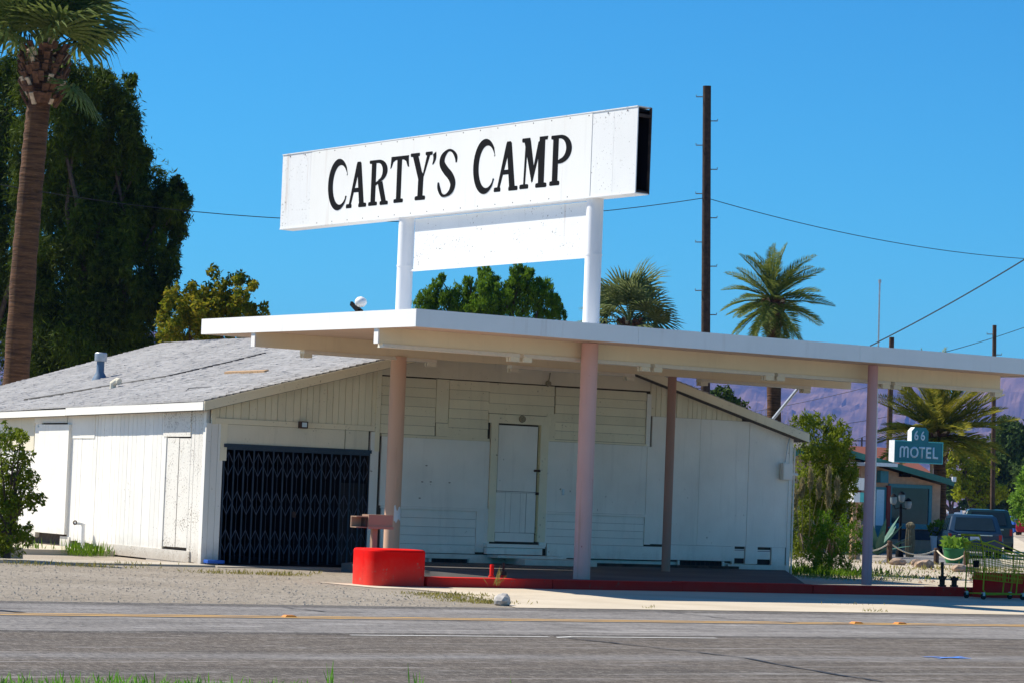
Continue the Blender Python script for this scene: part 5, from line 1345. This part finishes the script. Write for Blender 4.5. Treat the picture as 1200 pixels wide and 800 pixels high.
    t.location = (b.x, b.y, GZ); t.rotation_euler.z = -math.radians(heading); return t
car('parked_wagon', 'dark blue station wagon parked tail-on behind the green pot', 1142, 653, 34.5, None, 4.7, 1.86, 1.40, 'wagon', M['car_blue'])
car('parked_suv', 'dark teal minivan parked beyond the blue wagon', 1157, 646, 38, None, 4.8, 1.95, 1.60, 'suv', M['car_green'])
car('pickup_truck', 'white pickup truck far down the side street', 1118, 610.5, 41, None, 5.4, 2.0, 1.85, 'pickup', M['car_white'])
car('red_car', 'red car parked far off at the edge of the street', 1206, 627, 44, None, 4.4, 1.8, 1.45, 'wagon', M['redcar'])
# bins
def bin_(px, py, mat, lab, h=1.05):
    b = gp(px, py); t = thing('wheelie_bin', lab, 'bin', tuple(b), 'bins by the street edge')
    m = MB(); m.add([b + Vector((x * (.24 + .06 * k), y * (.26 + .05 * k), .06 + k * (h - .06))) for k in (0, 1) for x, y in ((-1, -1), (1, -1), (1, 1), (-1, 1))], [(3, 2, 1, 0), (4, 5, 6, 7), (0, 1, 5, 4), (1, 2, 6, 5), (2, 3, 7, 6), (3, 0, 4, 7)])
    m.build('bin_body', mat, t); MB().box(b.x - .33, b.y - .34, GZ + h + .001, b.x + .33, b.y + .36, GZ + h + .07).build('lid', mat, t, bevel=.02)
    MB().tube([(b.x - .25, b.y + .3, GZ + .1), (b.x + .25, b.y + .3, GZ + .1)], .1, 12).build('wheel', M['rubber'], t)
bin_(1188, 624, M['bluep'], 'bright blue wheeled bin beside the red car', 1.15); bin_(1179, 623, M['insul'], 'dark grey wheeled bin next to the blue bin')
sp2 = gp(1150, 609.5); t = thing('road_sign', 'small red octagonal road sign far along the side street', 'road sign', tuple(sp2))
U = (sp2 - CP).dot(CF) / F_PX
MB().tube_prof(sp2, [(.03 * 1.5, 0), (.045, 2.2)], 6).build('post', M['galv'], t)
oc = [(math.cos(PI / 8 + k * PI / 4) * .42, math.sin(PI / 8 + k * PI / 4) * .42) for k in range(8)]
MB().prism(oc, lambda a, b, c: sp2 + VN * a + VD * c + Vector((0, 0, 2.3 + b)), -.09, -.06).build('plate', M['tail'], t)
MB().prism([(x * 1.06, y * 1.06) for x, y in oc], lambda a, b, c: sp2 + VN * a + VD * c + Vector((0, 0, 2.3 + b)), -.055, -.045).build('plate_back', M['white'], t)
wp = gp(1178, 615); props(MB().tube_prof(wp, [(.09, 0), (.09, 1.1), (.05, 1.16)], 10).build('marker_post', M['white'], loc=tuple(wp)), 'white marker post in front of the dark trees', 'post')

# distant house with red roof behind the motel
hb = onD(1012, 575, 190); t = thing('red_roofed_house', 'distant pale house with rust red roof glimpsed over the motel roof', 'building', (hb.x, hb.y, GZ))
MB().box(hb.x - 5, hb.y, GZ, hb.x + 5, hb.y + 7, 3.9).build('wall', M['white'], t)
MB().prism([(-.6, 3.9), (7.6, 3.9), (3.5, 5.6)], lambda a, b, c: Vector((c, hb.y + a, b)), hb.x - 5.5, hb.x + 5.5).build('roof', M['rust_roof'], t)
for k in range(3):
    w = MB().box(hb.x - 3.6 + k * 2.7, hb.y - .05, 1.6, hb.x - 2.3 + k * 2.7, hb.y - .001, 3.0).build('window', M['teal'], t); slab('pane', M['glass'], w, hb.x - 3.5 + k * 2.7, hb.y - .07, 1.7, hb.x - 2.4 + k * 2.7, hb.y - .051, 2.9)

# ------------------------------------------------------------------ poles and wires
def pole(px_top, py_top, px_bot, py_bot, D, wpx, mat, lab, steps=0, arms=()):
    top = onD(px_top, py_top, D); q = onD(px_bot, py_bot, D)
    k = (top.z - GZ) / (top.z - q.z); base = top + (q - top) * k; U = D / F_PX
    t = thing('utility_pole', lab, 'utility pole', tuple(base), 'wooden utility poles')
    MB().tube([base, top], [wpx * U * .56, wpx * U * .46], 14).build('pole', mat, t, smooth=True)
    ax = (top - base).normalized()
    for i in range(steps):
        z = i * .78 + .35; s = 1 if i % 2 else -1; p = top - ax * z; r = wpx * U * .5
        MB().tube([p + CR * s * r * .6, p + CR * s * (r + .20), p + CR * s * (r + .20) + Vector((0, 0, .06))], .018, 5).build('pole_step', M['insul'], t)
    for dz, w, in arms:
        p = top - ax * dz; c = MB().obox(p - Vector((.0, .12, 0)), CR * w / 2, Vector((0, .05, 0)), Vector((0, 0, .06))).build('crossarm', mat, t)
        for f in (-.9, -.4, .4, .9):
            MB().tube([p + CR * f * w / 2 + Vector((0, -.12, .06)), p + CR * f * w / 2 + Vector((0, -.12, .2))], [.04, .025], 6).build('insulator', M['insul'], c)
    return top, base
p1t, p1b = pole(828.5, 101, 827, 390, 88, 10.5, M['pole_wood'], 'tall black stepped utility pole rising behind the canopy', 14)
p2t, p2b = pole(1165.5, 381, 1163, 600, 105, 5.2, M['pole_brown'], 'brown utility pole standing right of the motel palm', 3)
p3t, p3b = pole(1045, 395, 1042, 520, 112, 6.5, M['pole_brown'], 'brown utility pole showing between mauve column and motel palm')
p4t, p4b = pole(1010, 512, 1009.5, 540, 330, 2.2, M['pole_wood'], 'distant utility pole with crossarms against the mountains', 0, ((.4, 2.4), (1.3, 2.4)))
ant = onD(1031, 332, 90); antb = onD(1029, 420, 90)
props(MB().tube([ant, antb + (antb - ant).normalized() * ((antb.z - GZ) / abs((antb - ant).normalized().z))], .028, 6).tube([ant, ant + Vector((0, 0, .12))], .05, 6).build('antenna_mast', M['galv'], loc=tuple(antb)), 'thin grey antenna mast rising above the canopy roof', 'antenna')
def wire(a, b, sag, lab, r=.011, n=24):
    a, b = Vector(a), Vector(b); L = [a.lerp(b, f) - Vector((0, 0, sag * 4 * f * (1 - f))) for f in np.linspace(0, 1, n)]
    props(MB().tube(L, r, 5).build('overhead_wire', M['cable'], loc=tuple(a)), lab, 'wire', 'overhead wires')
pa = onD(827, 232, 88)
wire(pa, onD(-60, 205, 80), 1.05, 'overhead wire running behind the long sign to the dark trees', .013)
wire(pa, onD(1260, 306, 110), .45, 'overhead wire running from the tall black pole across the open sky', .013)
wire(onD(1290, 247, 60), onD(1020, 405, 72), .12, 'thick twisted service wire slanting down to the canopy roof', .016)
wire(onD(1290, 347, 130), onD(1060, 424, 100), .25, 'overhead wire slanting past the top of the brown pole', .014)
wire(p3t - Vector((0, 0, .5)), onD(1250, 520, 120), .5, 'overhead wire sagging from the middle pole past the motel palm')
wire(onD(700, 500, 130), onD(1040, 447, 112), .4, 'upper overhead wire crossing the mountains below the canopy')
wire(onD(760, 560, 130), onD(1040, 500, 112), .6, 'lower overhead wire crossing the mountains below the canopy')
wire(p3b + (p3t - p3b) * .62, onD(820, 500, 118), .3, 'middle overhead wire crossing the mountains below the canopy')

# ------------------------------------------------------------------ palms
def fan_frond(seed):
    """one fan leaf along +X: stalk then a pleated fan of narrow blades"""
    r = random.Random(seed); m = MB(); st = .95
    m.tube([(0, 0, 0), (st * .5, 0, .06), (st, 0, .02)], [.035, .025, .02], 5)
    n = 34; droop = r.uniform(.15, .55)
    for k in range(n):
        a = math.radians(-118 + 236 * k / (n - 1)); L = 1.15 * (.62 + .38 * math.cos(a * .55)) * r.uniform(.88, 1.08)
        d = Vector((math.cos(a), math.sin(a), 0)); s = Vector((-d.y, d.x, 0)); c = Vector((st, 0, .02))
        w = .042; z1 = .10 if k % 2 else .02
        p0 = c; p1 = c + d * L * .5 + Vector((0, 0, z1 - droop * .12)); p2 = c + d * L * .82 + Vector((0, 0, -droop * .30)); p3 = c + d * L + Vector((0, 0, -droop * r.uniform(.5, .95)))
        m.add([p0 - s * .008, p0 + s * .008, p1 + s * w, p1 - s * w, p2 + s * w * .6, p2 - s * w * .6, p3], [(0, 1, 2, 3), (3, 2, 4, 5), (5, 4, 6)])
    return m
def date_frond(seed, up=False):
    r = random.Random(seed); m = MB(); L = 2.3; bend = r.uniform(.35, .95) if not up else r.uniform(.12, .6); n = 34
    def P(f): return Vector((L * f * (1 - .12 * bend * f), 0, .25 * L * f * .4 - bend * L * .42 * f * f))
    m.tube([P(f) for f in (0, .25, .5, .75, 1)], [.04, .03, .022, .014, .005], 5)
    for k in range(n):
        f = .14 + .86 * k / (n - 1); p = P(f); t = (P(min(1, f + .02)) - P(f - .02)).normalized()
        for s in (-1, 1):
            ll = .52 * math.sin(PI * (.16 + .80 * f)) ** .7 * r.uniform(.85, 1.1)
            d = (t * .75 + Vector((0, s * .72, .28 + r.uniform(-.1, .1)))).normalized(); w = t * .022
            tip = p + d * ll + Vector((0, 0, -.10 * ll)); mid = p + d * ll * .5
            m.add([p - w * .5, p + w * .5, mid + w, tip, mid - w], [(0, 1, 2, 3, 4)])
    return m
FR = {}
def frond_meshes(kind, mat, scale):
    key = (kind, mat.name)
    if key not in FR:
        L = []
        for s in range(4):
            m = fan_frond(s) if kind == 'fan' else date_frond(s, mat.name.startswith('golden'))
            me = bpy.data.meshes.new('frond'); me.from_pydata(m.v, [], m.f); me.materials.append(mat); L.append(me)
        FR[key] = L
    return FR[key]
def palm(name, label, path, radii, kind, mat, n, size, el_lo, el_hi, trunk_mat, boots=None, seed=1, extra=()):
    r = random.Random(seed); base = Vector(path[0]); t = thing(name, label, 'palm tree', tuple(base), 'palm trees around the old store')
    m = MB(); P = [Vector(p) for p in path]; pts, rs = [], []
    for i in range(len(P) - 1):
        for k in range(10):
            f = k / 10; pts.append(P[i].lerp(P[i + 1], f)); rs.append((radii[i] + (radii[i + 1] - radii[i]) * f) * (1 + .035 * ((k % 2) * 2 - 1)))
    pts.append(P[-1]); rs.append(radii[-1]); m.tube(pts, rs, 16); m.build('trunk', trunk_mat, t, smooth=True, sharp=80)
    top = P[-1]
    if boots:
        h, R = boots; bm_ = MB()
        for k in range(170):
            a = r.random() * 6.283; z = r.random(); rr = R * (.62 + .38 * math.sin(PI * min(1, z * .72 + .22))); c = top + Vector((math.cos(a) * rr, math.sin(a) * rr, -h * z + .1))
            up = Vector((math.cos(a) * .55, math.sin(a) * .55, .85)).normalized(); s = Vector((-math.sin(a), math.cos(a), 0)); o = up.cross(s)
            bm_.cur = 1 if r.random() < .16 else 0
            bm_.obox(c, s * .075 * r.uniform(.6, 1.3), o * .025, up * .13 * r.uniform(.6, 1.4))
        bm_.build('leaf_bases', [M['boot'], M['boot_pale']], t)
    ms_ = frond_meshes(kind, mat, size)
    for k in range(n):
        f = k / (n - 1); el = math.radians(el_hi + (el_lo - el_hi) * f ** .8 + r.uniform(-8, 8)); az = k * 2.39996 + r.uniform(-.25, .25)
        o = bpy.data.objects.new('frond', ms_[r.randrange(4)]); COL.objects.link(o); o.parent = t
        o.location = top - base + Vector((0, 0, .25 - .5 * f)); o.rotation_mode = 'XYZ'
        o.matrix_local = Matrix.Translation(top - base + Vector((0, 0, .15 - .35 * f))) @ Matrix.Rotation(az, 4, 'Z') @ Matrix.Rotation(-el, 4, 'Y') @ Matrix.Rotation(r.uniform(-.5, .5), 4, 'X') @ Matrix.Diagonal((size * r.uniform(.85, 1.12),) * 3 + (1,))
    for az, el in extra:
        o = bpy.data.objects.new('frond', ms_[1]); COL.objects.link(o); o.parent = t
        o.matrix_local = Matrix.Translation(top - base + Vector((0, 0, -.35))) @ Matrix.Rotation(az, 4, 'Z') @ Matrix.Rotation(-math.radians(el), 4, 'Y') @ Matrix.Diagonal((size * .8,) * 3 + (1,))
    return t
D = 72
def trunk_path(pxs, D):
    P = [onD(x, y, D) for x, y in pxs]; a, b = P[0], P[1]
    k = (a.z - GZ) / (b - a).z; return [a - (b - a) * k] + P[1:]
tp_ = trunk_path([(19, 445), (29, 300), (41, 165), (47, 105), (52, 58)], D)
palm('fan_palm', 'tall fan palm with thick brown trunk before the dark trees', tp_, [.36, .33, .31, .30, .22], 'fan', M['fan'], 30, 1.45, 15, 88, M['palmtrunk'], (1.55, .62), 3, extra=((-.75, -42),))
D = 92
palm('fan_palm', 'dense pale fan palm behind the canopy beside the sign pole', trunk_path([(740, 500), (740, 440), (738, 381)], D), [.3, .28, .25], 'fan', M['fan_pale'], 42, 1.0, -70, 88, M['palmtrunk'], (1.0, .4), 5)
D = 100
palm('date_palm', 'round headed date palm rising behind the thin canopy edge', trunk_path([(907, 480), (907, 430), (906, 352)], D), [.27, .26, .25], 'date', M['date'], 52, .96, -46, 88, M['palmtrunk'], (1.2, .36), 7)
D = 99
palm('date_palm', 'golden green date palm standing behind the motel sign', trunk_path([(1102, 620), (1101.5, 560), (1099, 505)], D), [.22, .22, .24], 'date', M['date_gold'], 72, 1.2, -24, 86, M['palmtrunk'], (1.3, .38), 9)

# ------------------------------------------------------------------ trees and shrubs
def tree(name, label, cat, clumps, base, mat, per, size, aspect, droop, r0, group=None, bark='bark', k=7, f=.42, inner=None, up=0.0, spread=.8, core=.7, tall=1.0):
    t = thing(name, label, cat, tuple(base), group)
    b = Vector(base); cen = Vector((0, 0, 0))
    for c, _ in clumps: cen += Vector(c)
    cen /= len(clumps); fork = Vector((b.x + (cen.x - b.x) * .3, b.y + (cen.y - b.y) * .3, b.z + (cen.z - b.z) * .45))
    m = MB().tube([b, b.lerp(fork, .5) + Vector((.1, 0, 0)) * r0, fork], [r0 * 1.25, r0 * 1.0, r0 * .85], 10)
    limbs(m, fork, [c for c, _ in clumps], r0 * .5); m.build('trunk', M[bark], t)
    C, A, B = cloud(sub_clumps(clumps, k, f, spread, core, tall), per, size, aspect, droop, .45, up, .95 if name == 'tamarisk_tree' else .5)
    quads('crown', M[mat], C, A, B, t); return t
D = 84
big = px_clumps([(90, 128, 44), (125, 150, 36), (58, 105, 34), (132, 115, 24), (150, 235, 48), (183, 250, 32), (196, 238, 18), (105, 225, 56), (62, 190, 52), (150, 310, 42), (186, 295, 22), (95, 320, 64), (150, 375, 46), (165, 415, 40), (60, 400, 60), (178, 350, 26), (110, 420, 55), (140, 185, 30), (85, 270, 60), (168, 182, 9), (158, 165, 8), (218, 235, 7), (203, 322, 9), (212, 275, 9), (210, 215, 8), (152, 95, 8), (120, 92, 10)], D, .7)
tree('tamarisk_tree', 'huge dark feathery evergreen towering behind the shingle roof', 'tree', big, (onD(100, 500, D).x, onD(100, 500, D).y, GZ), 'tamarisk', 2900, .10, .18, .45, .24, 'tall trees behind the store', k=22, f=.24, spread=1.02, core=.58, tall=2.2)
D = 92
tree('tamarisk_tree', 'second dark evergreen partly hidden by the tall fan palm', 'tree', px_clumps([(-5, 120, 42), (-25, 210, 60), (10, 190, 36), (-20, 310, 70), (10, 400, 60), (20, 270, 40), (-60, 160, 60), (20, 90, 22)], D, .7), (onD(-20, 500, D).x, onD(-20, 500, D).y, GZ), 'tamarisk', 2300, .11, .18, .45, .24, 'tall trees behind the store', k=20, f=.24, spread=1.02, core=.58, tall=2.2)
D = 80
tree('russet_tree', 'rounded green and russet tree between dark evergreen and canopy', 'tree', px_clumps([(250, 345, 26), (278, 350, 24), (222, 360, 26), (300, 375, 18), (245, 380, 34), (205, 390, 26), (275, 385, 28)], D, .8), (onD(250, 460, D).x, onD(250, 460, D).y, GZ), 'autumn', 2200, .07, .45, .1, .2, 'tall trees behind the store', k=16, f=.25, spread=1.02, core=.6, tall=1.3)
D = 96
tree('green_tree', 'bright green bushy tree framed under the long sign', 'tree', px_clumps([(503, 352, 13), (512, 336, 8), (516, 326, 5), (497, 365, 13), (520, 362, 16), (540, 352, 13), (548, 338, 9), (550, 328, 5), (545, 368, 18), (574, 350, 20), (570, 332, 12), (568, 319, 7), (586, 340, 14), (612, 345, 20), (610, 328, 14), (606, 316, 8), (618, 318, 7), (634, 350, 17), (630, 336, 10), (645, 362, 14), (652, 372, 10), (600, 375, 36), (570, 375, 24), (500, 378, 14)], D, .8), (onD(580, 480, D).x, onD(580, 480, D).y, GZ), 'pine_green', 3600, .07, .25, -.7, .22, 'tall trees behind the store', k=16, f=.25, spread=1.0, core=.66, tall=2.0)
D = 62
tree('olive_shrub', 'tall olive shrub with tan plumes right of the store wall', 'shrub', px_clumps([(955, 510, 24), (975, 525, 22), (945, 545, 24), (985, 555, 22), (960, 575, 28), (980, 590, 16), (940, 600, 26), (970, 610, 24), (940, 500, 14), (988, 530, 12), (985, 575, 16), (938, 630, 20), (960, 640, 22), (975, 625, 18), (970, 580, 26), (985, 505, 10), (965, 495, 12), (990, 550, 14), (994, 520, 8), (1000, 600, 10)], D, 1.0), (onZ(958, 668).x, onZ(958, 668).y, GZ), 'shrub', 2300, .055, .28, -.4, .09, k=16, f=.27, spread=1.05, core=.6, tall=1.8)
D = 58
tree('feathery_bush', 'low feathery green bush in front of the olive shrub', 'shrub', px_clumps([(975, 622, 20), (998, 632, 16), (955, 640, 14), (985, 645, 16), (965, 612, 12), (1005, 622, 9), (1008, 640, 8), (945, 655, 12), (965, 660, 12), (990, 660, 10)], D, .8), (onZ(972, 668).x, onZ(972, 668).y, GZ), 'feather', 2800, .045, .2, -.5, .05, k=14, f=.3, spread=1.05, core=.6, tall=1.2)
# tan plumes growing in the shrub
pl = thing('reed_plumes', 'tan plumed reed stems leaning through the olive shrub', 'reeds', (onZ(955, 668).x, onZ(955, 668).y, GZ)); m = MB(); CC = []
for x0, y0, x1, y1 in ((945, 640, 962, 560), (950, 640, 975, 545), (940, 645, 940, 560), (958, 640, 985, 560), (948, 640, 950, 548), (962, 630, 972, 575), (938, 640, 931, 575)):
    a, b = onD(x0, y0, 60.3), onD(x1, y1, 60); m.tube([a, a.lerp(b, .6), b], [.012, .01, .006], 5); CC.append((tuple(a.lerp(b, .86)), (.06, .06, .24)))
m.build('stem', M['reed'], pl); C, A, B = cloud(CC, 9000, .06, .2, -1.2, .3); quads('plume', M['reed'], C, A, B, pl)
D = 48
tree('leafy_bush', 'leafy green bush in concrete planter at the side of the store', 'shrub', px_clumps([(10, 540, 20), (18, 520, 14), (5, 570, 24), (25, 585, 16), (8, 605, 26), (12, 632, 18), (-8, 636, 18), (28, 628, 10), (40, 580, 9), (48, 585, 6), (36, 560, 8), (30, 532, 9), (24, 512, 8), (20, 620, 14), (0, 510, 14), (30, 560, 9), (-20, 570, 30), (-20, 620, 30)], D, .8), (onD(8, 645, D).x, onD(8, 645, D).y, GZ + .05), 'shrub', 2600, .045, .34, .2, .06, k=16, f=.28, spread=1.08, core=.55, tall=1.3)
pb = onZ(25, 655); props(MB().box(pb.x - 3.2, pb.y - .1, GZ - .05, pb.x + .0, pb.y + .1, GZ + .22).box(pb.x - .2, pb.y + .1, GZ - .05, pb.x, pb.y + 1.2, GZ + .22).build('planter_wall', M['concrete_old'], loc=(pb.x, pb.y, GZ), bevel=.02), 'low concrete planter wall around the leafy bush', 'planter')
# trees far right, beyond the motel
D = 170
tree('mesquite_tree', 'yellow green spreading tree behind the parked cars', 'tree', px_clumps([(1135, 565, 20), (1128, 568, 14), (1150, 580, 18), (1138, 545, 16), (1116, 550, 12), (1130, 528, 13), (1150, 545, 16), (1166, 578, 14), (1122, 535, 11), (1158, 565, 14), (1145, 590, 10), (1155, 560, 14)], D, .8), (onD(1140, 610, D).x, onD(1132, 610, D).y, GZ), 'mesquite', 420, .16, .4, .1, .25, 'trees beyond the motel', k=8)
D = 210
tree('eucalyptus_tree', 'tall grey green tree towering beside the brown pole', 'tree', px_clumps([(1185, 520, 24), (1175, 545, 24), (1200, 550, 28), (1165, 560, 18), (1190, 580, 26), (1170, 590, 20), (1145, 555, 14), (1150, 530, 12), (1180, 505, 14), (1196, 512, 16), (1210, 520, 20), (1150, 590, 16)], D, .8), (onD(1182, 615, D).x, onD(1182, 615, D).y, GZ), 'eucalypt', 380, .22, .35, .5, .4, 'trees beyond the motel', k=9)
D = 130
tree('lime_bush', 'lime green leafy bush at the edge of the side street', 'shrub', px_clumps([(1200, 580, 16), (1196, 600, 12), (1215, 590, 22), (1210, 560, 16)], D, .8), (onD(1208, 625, D).x, onD(1208, 625, D).y, GZ), 'lime', 700, .11, .4, .1, .15, 'trees beyond the motel', k=8)
D = 260
tree('dark_tree', 'dark broad tree closing the far end of the side street', 'tree', px_clumps([(1120, 578, 10), (1108, 570, 12), (1090, 580, 14), (1135, 588, 10), (1160, 592, 14), (1075, 575, 12)], D, .8), (onD(1115, 606, D).x, onD(1115, 606, D).y, GZ), 'eucalypt', 300, .26, .4, .1, .3, 'trees beyond the motel', k=7)
D = 110
tree('grey_tree', 'small dark green tree peeping over the store roof edge', 'tree', px_clumps([(845, 462, 12), (858, 470, 10), (835, 470, 12), (870, 485, 12), (850, 490, 18)], D, .8), (onD(850, 600, D).x, onD(850, 600, D).y, GZ), 'eucalypt', 900, .11, .4, .1, .12, 'tall trees behind the store', k=8)
# bare winter tree against the mountains
bt = onD(905, 590, 108); t = thing('bare_tree', 'leafless twiggy tree against the blue mountains', 'tree', (bt.x, bt.y, GZ)); m = MB()
def grow(p, d, L, r, depth):
    q = p + d * L; m.tube([p, p.lerp(q, .5) + Vector((random.uniform(-.05, .05), random.uniform(-.05, .05), 0)) * L, q], [r, r * .8, r * .6], 5)
    if depth:
        for _ in range(3 if depth > 2 else 2):
            n_ = (d + Vector((random.uniform(-.6, .6), random.uniform(-.6, .6), random.uniform(-.05, .5)))).normalized(); grow(q, n_, L * random.uniform(.62, .85), r * .58, depth - 1)
for k in range(4):
    grow(Vector((bt.x + (k - 1.5) * .8, bt.y, GZ)), Vector((random.uniform(-.25, .25), random.uniform(-.2, .2), 1)).normalized(), 1.7, .06, 4)
m.build('branches', M['twig'], t)

# ------------------------------------------------------------------ grass and weeds
def scatter(px, n, sx, sy, z=GZ):
    b = onZ(px[0], px[1], z); return [(b.x + random.gauss(0, sx), b.y + random.gauss(0, sy), z - .01) for _ in range(n)]
pts = []
for _ in range(9000):
    x = random.uniform(2.0, 14.5); y = random.uniform(17.2, 19.35)
    pts.append((x, y, GZ - .02))
dens = []
for p in pts:
    lim = onZ(300, 797).x
    f = mnoise.noise(Vector((p[0] * .9, p[1] * .9, 0)))
    if f > -.35 and p[0] < 9.0 + f * 1.2 - max(0, p[1] - 18.9) * 2: dens.append(p)
blades('verge_grass', M['grass'], dens, .125, .006, lean=.5)
blades('verge_weeds', M['grass'], scatter((388, 812), 12, .02, .03) + scatter((490, 812), 8, .03, .03) + scatter((600, 812), 4, .04, .03), .24, .006, lean=.18)
wp_ = []
for px, n, sx, sy in (((505, 696), 240, .25, .25), ((530, 700), 200, .3, .25), ((555, 704), 260, .3, .2), ((575, 706), 200, .2, .12), ((545, 697), 150, .25, .2)):
    wp_ += scatter(px, n, sx, sy)
blades('driveway_weeds', M['dry'], wp_, .07, .008, lean=.8)
wp_ = []
for px, n, sx, sy in (((255, 671), 110, .3, .12), ((290, 672), 120, .3, .1), ((320, 673), 140, .3, .1), ((345, 674), 60, .2, .1), ((372, 672), 16, .05, .05), ((120, 664), 120, .5, .15), ((60, 662), 120, .6, .2), ((30, 660), 60, .4, .1), ((150, 661), 60, .3, .1)):
    wp_ += scatter(px, n, sx, sy)
blades('wall_weeds', M['dry'], wp_, .10, .008, lean=.6)
blades('side_grass', M['feather'], scatter((90, 650), 130, .12, .3) + scatter((112, 651), 90, .12, .2) + scatter((25, 647), 60, .4, .2), .30, .012, lean=.25)
wp_ = []
for px, n, sx, sy in (((950, 675), 500, .7, .7), ((985, 677), 500, .8, .7), ((1015, 672), 400, .8, .8), ((1050, 676), 360, 1.0, .7), ((1090, 677), 240, 1.0, .4), ((1120, 672), 180, .9, .4), ((935, 668), 300, .5, .6)):
    wp_ += scatter(px, n, sx, sy)
blades('shrub_grass', M['feather'], scatter((945, 672), 500, .5, .5) + scatter((970, 674), 500, .6, .4) + scatter((1000, 672), 260, .6, .4) + scatter((930, 668), 260, .3, .5), .22, .012, lean=.4)
blades('lot_weeds', M['weed'], wp_[::2], .10, .012, lean=.55)
wp_ = []
for px, n, sx, sy in (((1060, 661), 160, 1.5, .4), ((1120, 668), 200, 1.2, .4), ((1150, 668), 100, .6, .3)): wp_ += scatter(px, n, sx, sy)
blades('dry_lot_weeds', M['dry'], wp_, .16, .014, lean=.6)
blades('kerb_weeds', M['dry'], scatter((583, 685), 22, .05, .03, 0), .30, .006, lean=.35)
blades('apron_weeds', M['dry'], scatter((1027, 716), 40, .12, .06) + scatter((760, 712), 14, .05, .04) + scatter((1010, 708), 20, .3, .03), .07, .006, lean=.7)
